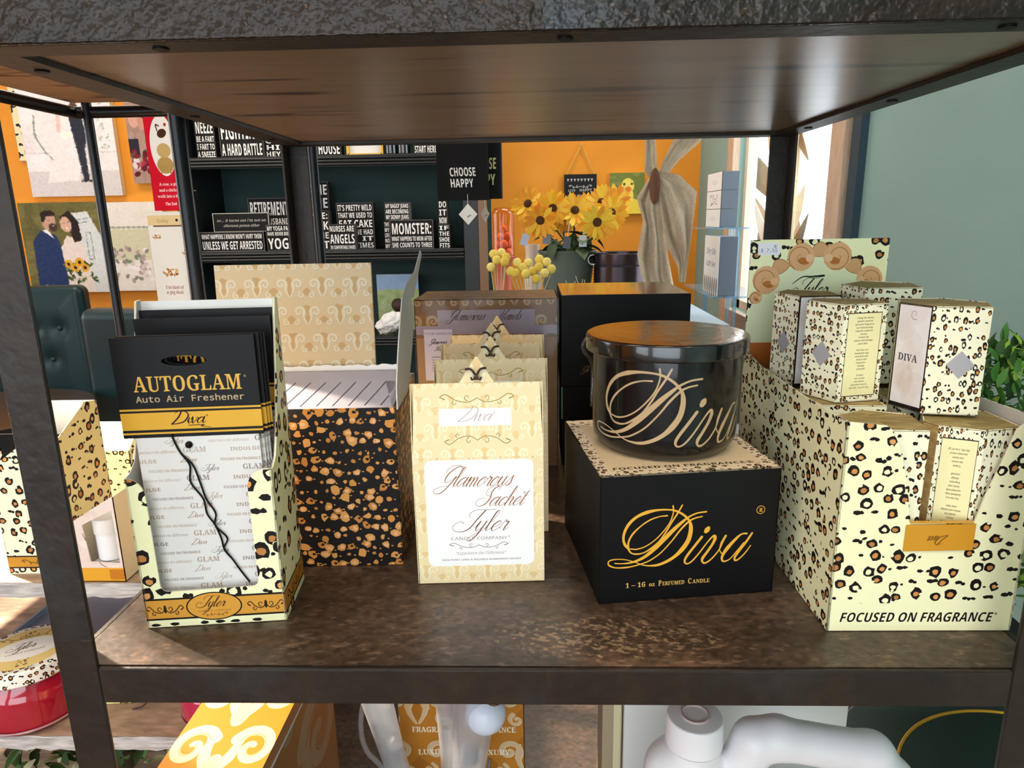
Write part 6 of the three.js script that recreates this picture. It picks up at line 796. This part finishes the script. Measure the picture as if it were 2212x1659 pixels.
{
  const t = thing('slate_tray', 'shallow grey-blue tray lying on the middle slab board', 'tray', [-0.52, SY[1] + 0.0004, -0.5]); part(t, 'tray_floor', bx(0.26, 0.004, 0.16, 0, 0.002, 0), flat('#7f8ca6', 0.5)); part(t, 'rim', [bx(0.26, 0.012, 0.004, 0, 0.006, 0.08), bx(0.26, 0.012, 0.004, 0, 0.006, -0.08), bx(0.004, 0.012, 0.16, 0.13, 0.006, 0), bx(0.004, 0.012, 0.16, -0.13, 0.006, 0)], flat('#8d9bb0', 0.5)); t.position.set(-0.62, SY[1] + 0.0004, -0.54);
}
function foliage(n, r0, seed, mk) { const r = rng(seed), out = []; for (let i = 0; i < n; i++) { const g = leafGeo(r0 * (0.6 + 0.8 * r()), r0 * 0.42, r0 * 0.3); g.rotateX(r() * 2.4 - 0.4).rotateY(r() * 6.3); const [x, y, z] = mk(r); out.push(g.translate(x, y, z)); } return out; }
const greens = ['#2c4a22', '#4a6d34', '#8f9f5c'].map((c) => flat(c, 0.6, { side: THREE.DoubleSide }));
{
  const c = [-0.6317, -0.5, -0.4611], t = thing('greenery_sprig', 'low spray of green and cream artificial leaves on the lowest slab board', 'artificial plant', [c[0], SY[2] + 0.0004, c[2]]);
  part(t, 'base', cyl(0.03, 0.035, 0.02, 0, 0.01, 0), flat('#4a3a2a', 0.8)); [[90, 0], [90, 1], [60, 2]].forEach(([n, k]) => { const q = part(t, 'foliage', foliage(n, 0.03, 50 + k, (r) => [(r() - 0.5) * 0.2, 0.04 + 0.045 * r(), (r() - 0.5) * 0.12]), k === 2 ? flat('#c9c79a', 0.6, { side: THREE.DoubleSide }) : greens[k]); q.userData.kind = 'stuff'; });
}
// ---------------------------------------------------------------- things on the lower board of the steel unit
const LOW = -0.389;
{
  const t = thing('damask_box', 'lidded orange damask gift box with cream scrollwork, lower shelf front left', 'box', [-0.3028, LOW + 0.0004, -0.008]), w = 0.083, d = 0.24, h = 0.249;
  const pat = (seed, b, tn) => card(tex(600, 1400, (g, cw, ch) => { g.fillStyle = b; g.fillRect(0, 0, cw, ch); const r = rng(seed); for (let k = 0; k < 4; k++) { const y = 200 + k * 360; g.fillStyle = tn[0]; for (const s of [-1, 1]) { scroll(g, cw * (0.5 + s * 0.3), y, 130, 1.2, s > 0 ? 3.6 : -0.5, s, 70); ribbon(g, [[cw / 2, y + 170, 50], [cw * (0.5 + s * 0.12), y + 60, 70], [cw * (0.5 + s * 0.16), y - 60, 40], [cw * (0.5 + s * 0.3), y - 130, 12]]); } oval(g, tn[0], cw / 2, y + 130, 56, 90); g.fillStyle = tn[1]; for (let i = 0; i < 6; i++) ribbon(g, [[cw * (0.44 + i * 0.024), y + 60, 2], [cw * (0.43 + i * 0.028), y + 190, 3]]); for (const s of [-1, 1]) scroll(g, cw * (0.5 + s * 0.3), y, 104, 1.1, s > 0 ? 3.6 : -0.5, s, 5); } }), 0.5);
  part(t, 'lid', [bx(0.002, 0.03, d, 0.001, h - 0.015, -d / 2), bx(w, 0.03, 0.002, w / 2, h - 0.015, -0.001), bx(w, 0.03, 0.002, w / 2, h - 0.015, -d + 0.001), bx(0.002, 0.0125, d, w - 0.001, h - 0.0063, -d / 2)], flat('#9a6a3a', 0.6));  // rim browner than the top, side shade put into its colour
  topSheet(t, 'lid_top', w, d, h + 0.0003, pat(3, '#b87412', ['#cdbd96', '#a98046'])); part(t, 'lid_edge', bx(0.0012, 0.0012, d, w + 0.0004, h - 0.0125, -d / 2), M.white, 'white raw lower edge of lid');
  rightSheet(t, 'right_panel', rectPts(d, h - 0.013), w - 0.0015, d, 0.5, pat(4, '#8a6238', ['#8f7a62', '#6d5236'])); leftSheet(t, 'left_panel', rectPts(d, h - 0.03), 0.0015, d, d, 0.5, M.kraft); part(t, 'front_panel', bx(w - 0.004, h - 0.03, 0.001, w / 2, h / 2 - 0.015, -0.002), M.kraft); part(t, 'back_panel', bx(w - 0.004, h - 0.03, 0.001, w / 2, h / 2 - 0.015, -d + 0.002), M.kraft);  // right panel print browned and darkened to carry its shade
}
{
  const x0 = [-0.1414, -0.2061, -0.2][0], x1 = [-0.0195, -0.2052, -0.2][0], w = x1 - x0, h = 0.25, t = thing('damask_carton', 'orange and cream damask carton with white lettering, lower shelf behind clear bottles', 'carton', [x0, LOW + 0.0004, -0.2]);
  frontSheet(t, 'front_panel', rectPts(w, h), w, h, card(tex(512, 1060, (g, cw, ch) => { damask(g, 0, 0, cw, ch, 300, '#b8782a', ['#a86a20', '#cdb08a', '#d9c6a4'], 81); for (const x of [0.1, 0.58]) { words(g, 'FRAGRANCE', cw * x, ch * 0.315, cw * 0.36, 26, '#efe6d2', 'bold 100px serif'); words(g, 'LUXURY', cw * (x + 0.04), ch * 0.42, cw * 0.27, 26, '#efe6d2', 'bold 100px serif'); } }), 0.4));
  part(t, 'carton_body', bx(w, h, 0.07, w / 2, h / 2, -0.0365), flat('#8f5f26', 0.6));
}
{
  const frost = new THREE.MeshPhysicalMaterial({ color: '#eef0f5', transmission: 0.8, thickness: 0, roughness: 0.3 }), clear = new THREE.MeshPhysicalMaterial({ color: '#f2f4fa', transmission: 0.9, thickness: 0, roughness: 0.12 }), grey = flat('#7d7a7c', 0.5);
  const stick = (name, label, a, b, r, extra) => { const t = thing(name, label, 'bottle', b, 0, 'clear plastic bottles on the lower shelf'); const A = [a[0] - b[0], a[1] - b[1], a[2] - b[2]]; const dir = V3(...A).normalize(), q = new THREE.Quaternion().setFromUnitVectors(V3(0, 1, 0), dir), L = V3(...A).length(); part(t, 'bottle_body', lathe([[0, 0], [r * 0.9, 0], [r, 0.006], [r, L * 0.66], [r * 1.25, L * 0.9], [r * 1.25, L]], 28).applyQuaternion(q), frost); part(t, 'inner_tube', cyl(r * 0.5, r * 0.5, 0.012, 0, L * 0.72, 0).applyQuaternion(q), grey); extra?.(t, q, L); return t; };
  stick('plastic_bottle', 'frosted plastic bottle leaning left among the clear bottles', [-0.158, -0.135, -0.17], [-0.105, LOW + 0.008, -0.16], 0.011);
  stick('plastic_bottle', 'slim frosted tube standing between two wider bottles', [-0.092, -0.135, -0.185], [-0.088, LOW + 0.006, -0.175], 0.0085);
  stick('plastic_bottle', 'wide clear bottle with domed white cap, leaning right', [-0.060, -0.135, -0.165], [-0.088, LOW + 0.009, -0.135], 0.0155, (t, q, L) => { part(t, 'cap', new THREE.SphereGeometry(0.0185, 28, 18).translate(0.036, 0.222, -0.02), flat('#dbe0f0', 0.3)); part(t, 'tube_curve', tube([[0.041, 0.195, 0.004], [0.035, 0.172, 0.014], [0.015, 0.152, 0.022], [-0.004, 0.146, 0.022]], 0.0011, 28, 6), flat('#55525a', 0.3)); });
  const rg = thing('plastic_ring', 'clear curved plastic handle standing left of the bottles', 'handle', [-0.1585, LOW + 0.0004, -0.185]); part(rg, 'ring', tube([[0.0, 0.235, 0], [-0.012, 0.215, 0], [-0.0165, 0.19, 0], [-0.013, 0.165, 0.001], [0, 0.148, 0.002], [0.006, 0.14, 0.002]], 0.0026, 32, 8), clear); part(rg, 'ring_stem', rod([0.006, 0.14, 0.002], [0.006, 0, 0.002], 0.003), clear);
}
function blended(caps, c, half, res, k) {    // one smooth skin round tapered capsules [a, b, ra, rb], joined by a smooth minimum
  const mc = new MarchingCubes(res, new THREE.MeshStandardMaterial(), false, false, 200000), f = mc.field;
  const d1 = (x, y, z, [a, b, ra, rb]) => { const ux = b[0] - a[0], uy = b[1] - a[1], uz = b[2] - a[2], l = ux * ux + uy * uy + uz * uz || 1e-9, t = Math.min(1, Math.max(0, ((x - a[0]) * ux + (y - a[1]) * uy + (z - a[2]) * uz) / l)); return Math.hypot(x - a[0] - ux * t, y - a[1] - uy * t, z - a[2] - uz * t) - ra - (rb - ra) * t; };
  for (let iz = 0; iz < res; iz++) for (let iy = 0; iy < res; iy++) for (let ix = 0; ix < res; ix++) {
    const x = c[0] + (ix - res / 2) / (res / 2) * half, y = c[1] + (iy - res / 2) / (res / 2) * half, z = c[2] + (iz - res / 2) / (res / 2) * half; let d = 9;
    for (const q of caps) { const e = typeof q === 'function' ? q(x, y, z) : d1(x, y, z, q), h = Math.max(0, k - Math.abs(d - e)) / k; d = Math.min(d, e) - h * h * k / 4; }
    f[iz * res * res + iy * res + ix] = -d;
  }
  mc.isolation = 0; mc.update(); const n = mc.count, g = new THREE.BufferGeometry(); g.setAttribute('position', new THREE.BufferAttribute(new Float32Array(mc.positionArray.slice(0, n * 3)), 3)); g.setAttribute('normal', new THREE.BufferAttribute(new Float32Array(mc.normalArray.slice(0, n * 3)), 3)); g.setAttribute('uv', new THREE.BufferAttribute(new Float32Array(n * 2), 2));
  return g.scale(half, half, half).translate(...c);
}
{
  const hdpe = new THREE.MeshPhysicalMaterial({ color: '#eceaee', roughness: 0.34, clearcoat: 0.25, clearcoatRoughness: 0.3 });
  const rbox = (x, y, z) => { const qx = Math.abs(x - 0.196) - 0.072, qy = Math.abs(y + 0.312) - 0.052, qz = Math.abs(z + 0.105) - 0.03; return Math.hypot(Math.max(qx, 0), Math.max(qy, 0), Math.max(qz, 0)) + Math.min(0, Math.max(qx, qy, qz)) - 0.022; };
  const t = thing('plastic_jug', 'white plastic jug with screw cap and moulded handle on the lower shelf', 'jug', [0, 0, 0]);
  const zc = -0.1, sk = blended([rbox, [[0.112, -0.27, -0.102], [0.1085, -0.168, -0.102], 0.04, 0.027], [[0.134, -0.262, -0.102], [0.1205, -0.158, -0.102], 0.046, 0.023], [[0.146, -0.2, zc], [0.168, -0.137, zc], 0.021, 0.0162], [[0.168, -0.137, zc], [0.186, -0.1345, zc], 0.0162, 0.0162], [[0.186, -0.1345, zc], [0.262, -0.149, zc], 0.0162, 0.0165], [[0.262, -0.149, zc], [0.2795, -0.174, zc], 0.0165, 0.0175], [[0.2795, -0.174, zc], [0.279, -0.27, zc], 0.0175, 0.026]], [0.196, -0.246, -0.104], 0.146, 100, 0.007);
  part(t, 'jug_body', sk, hdpe);
  const cap = part(t, 'cap', lathe([[0.0, 0.0015], [0.0222, 0.0015], [0.0228, 0.003], [0.0222, 0.025], [0.0208, 0.027], [0, 0.0272]], 56).translate(0.1205, -0.142, -0.102), flat('#f1eff2', 0.4)); part(cap, 'cap_ring', new THREE.TorusGeometry(0.0105, 0.0012, 6, 32).rotateX(Math.PI / 2).translate(0.1205, -0.1147, -0.102), flat('#c9b3b3', 0.6)); part(t, 'neck_ring', cyl(0.0212, 0.0212, 0.006, 0.1205, -0.1435, -0.102), hdpe);
}
{
  const x0 = [0.0786, -0.2046, -0.2][0], x1 = [0.2917, -0.2031, -0.2][0];
  const t = thing('white_carton', 'plain glossy white carton standing behind the jug', 'carton', [x0, LOW + 0.0004, -0.2]), w = x1 - x0, h = 0.253; part(t, 'carton_body', bx(w, h, 0.05, w / 2, h / 2, -0.0255, 0.001), flat('#e6e2da', 0.4)); part(t, 'front_panel', bx(w - 0.001, h - 0.001, 0.0006, w / 2, h / 2, 0.0002), flat('#eceae6', 0.35));
  const q = thing('beige_carton', 'narrow beige carton at the left of the plain white one', 'carton', [x0 - 0.0205, LOW + 0.0004, -0.205]); part(q, 'carton_body', bx(0.0195, h, 0.045, 0.00975, h / 2, -0.0225, 0.001), flat('#a89678', 0.5)); part(q, 'edge_strip', bx(0.007, h, 0.0006, 0.0145, h / 2, 0.0004), flat('#d9d2a8', 0.5));
}
{
  const t = thing('side_table', 'dark teal round side table with thin gold inlaid ring, right of the steel unit', 'table', [0.565, FLOOR, -0.245]), h = -0.36 - FLOOR, tm = new THREE.MeshPhysicalMaterial({ color: '#0f2023', roughness: 0.35, clearcoat: 0.4, clearcoatRoughness: 0.3 });
  part(t, 'tabletop', lathe([[0, h - 0.03], [0.23, h - 0.03], [0.24, h - 0.015], [0.238, h - 0.003], [0.231, h], [0, h]], 72), tm); part(t, 'gold_ring', new THREE.TorusGeometry(0.165, 0.0022, 8, 96).rotateX(Math.PI / 2).translate(0, h, 0), M.gold); part(t, 'pedestal', lathe([[0.16, 0], [0.16, 0.02], [0.05, 0.06], [0.04, 0.3], [0.06, h - 0.03]], 40), tm);
  const ps = thing('plant_stand', 'slim black metal stand under the potted fern', 'stand', [0.665, FLOOR, -0.62]); part(ps, 'plate', cyl(0.09, 0.09, 0.012, 0, h - 0.006, 0, 40), M.blackBar); for (let i = 0; i < 3; i++) part(ps, 'leg', rod([0.06 * Math.cos(i * 2.1), h - 0.012, 0.06 * Math.sin(i * 2.1)], [0.12 * Math.cos(i * 2.1), 0, 0.12 * Math.sin(i * 2.1)], 0.006), M.blackBar);
  const f = thing('potted_fern', 'bushy green artificial fern in a dark pot at the right edge', 'plant', [0.665, -0.3594, -0.62]);
  part(f, 'pot', lathe([[0, 0.002], [0.05, 0.002], [0.052, 0], [0.07, 0.09], [0.073, 0.1], [0.066, 0.1], [0, 0.09]], 36), flat('#20231f', 0.6));
  const st = [], r = rng(71); for (let i = 0; i < 26; i++) { const a = r() * 6.28, q = 0.06 + 0.1 * r(), hh = 0.22 + 0.2 * r(); st.push(tube([[0, 0.09, 0], [Math.cos(a) * q * 0.4, hh * 0.7, Math.sin(a) * q * 0.4], [Math.cos(a) * q * 1.1, hh, Math.sin(a) * q]], 0.0016, 10, 5)); } part(f, 'stems', st, flat('#3c4a20', 0.7));
  [[700, 0], [620, 1], [260, 2]].forEach(([n, k]) => { const m = [flat('#2a5222', 0.6, { side: THREE.DoubleSide }), flat('#447f30', 0.6, { side: THREE.DoubleSide }), flat('#a6cf45', 0.6, { side: THREE.DoubleSide })][k]; const q = part(f, 'foliage', foliage(n, 0.026, 80 + k, (rr) => { const a = rr() * 6.28, e = Math.pow(rr(), 0.6), y = 0.08 + 0.36 * rr(), w = 0.15 * Math.sin(Math.PI * Math.min(1, (y - 0.02) / 0.46)) + 0.02; return [Math.cos(a) * w * e, y, Math.sin(a) * w * e]; }), m); q.userData.kind = 'stuff'; });
}
renderer.render(scene, camera);
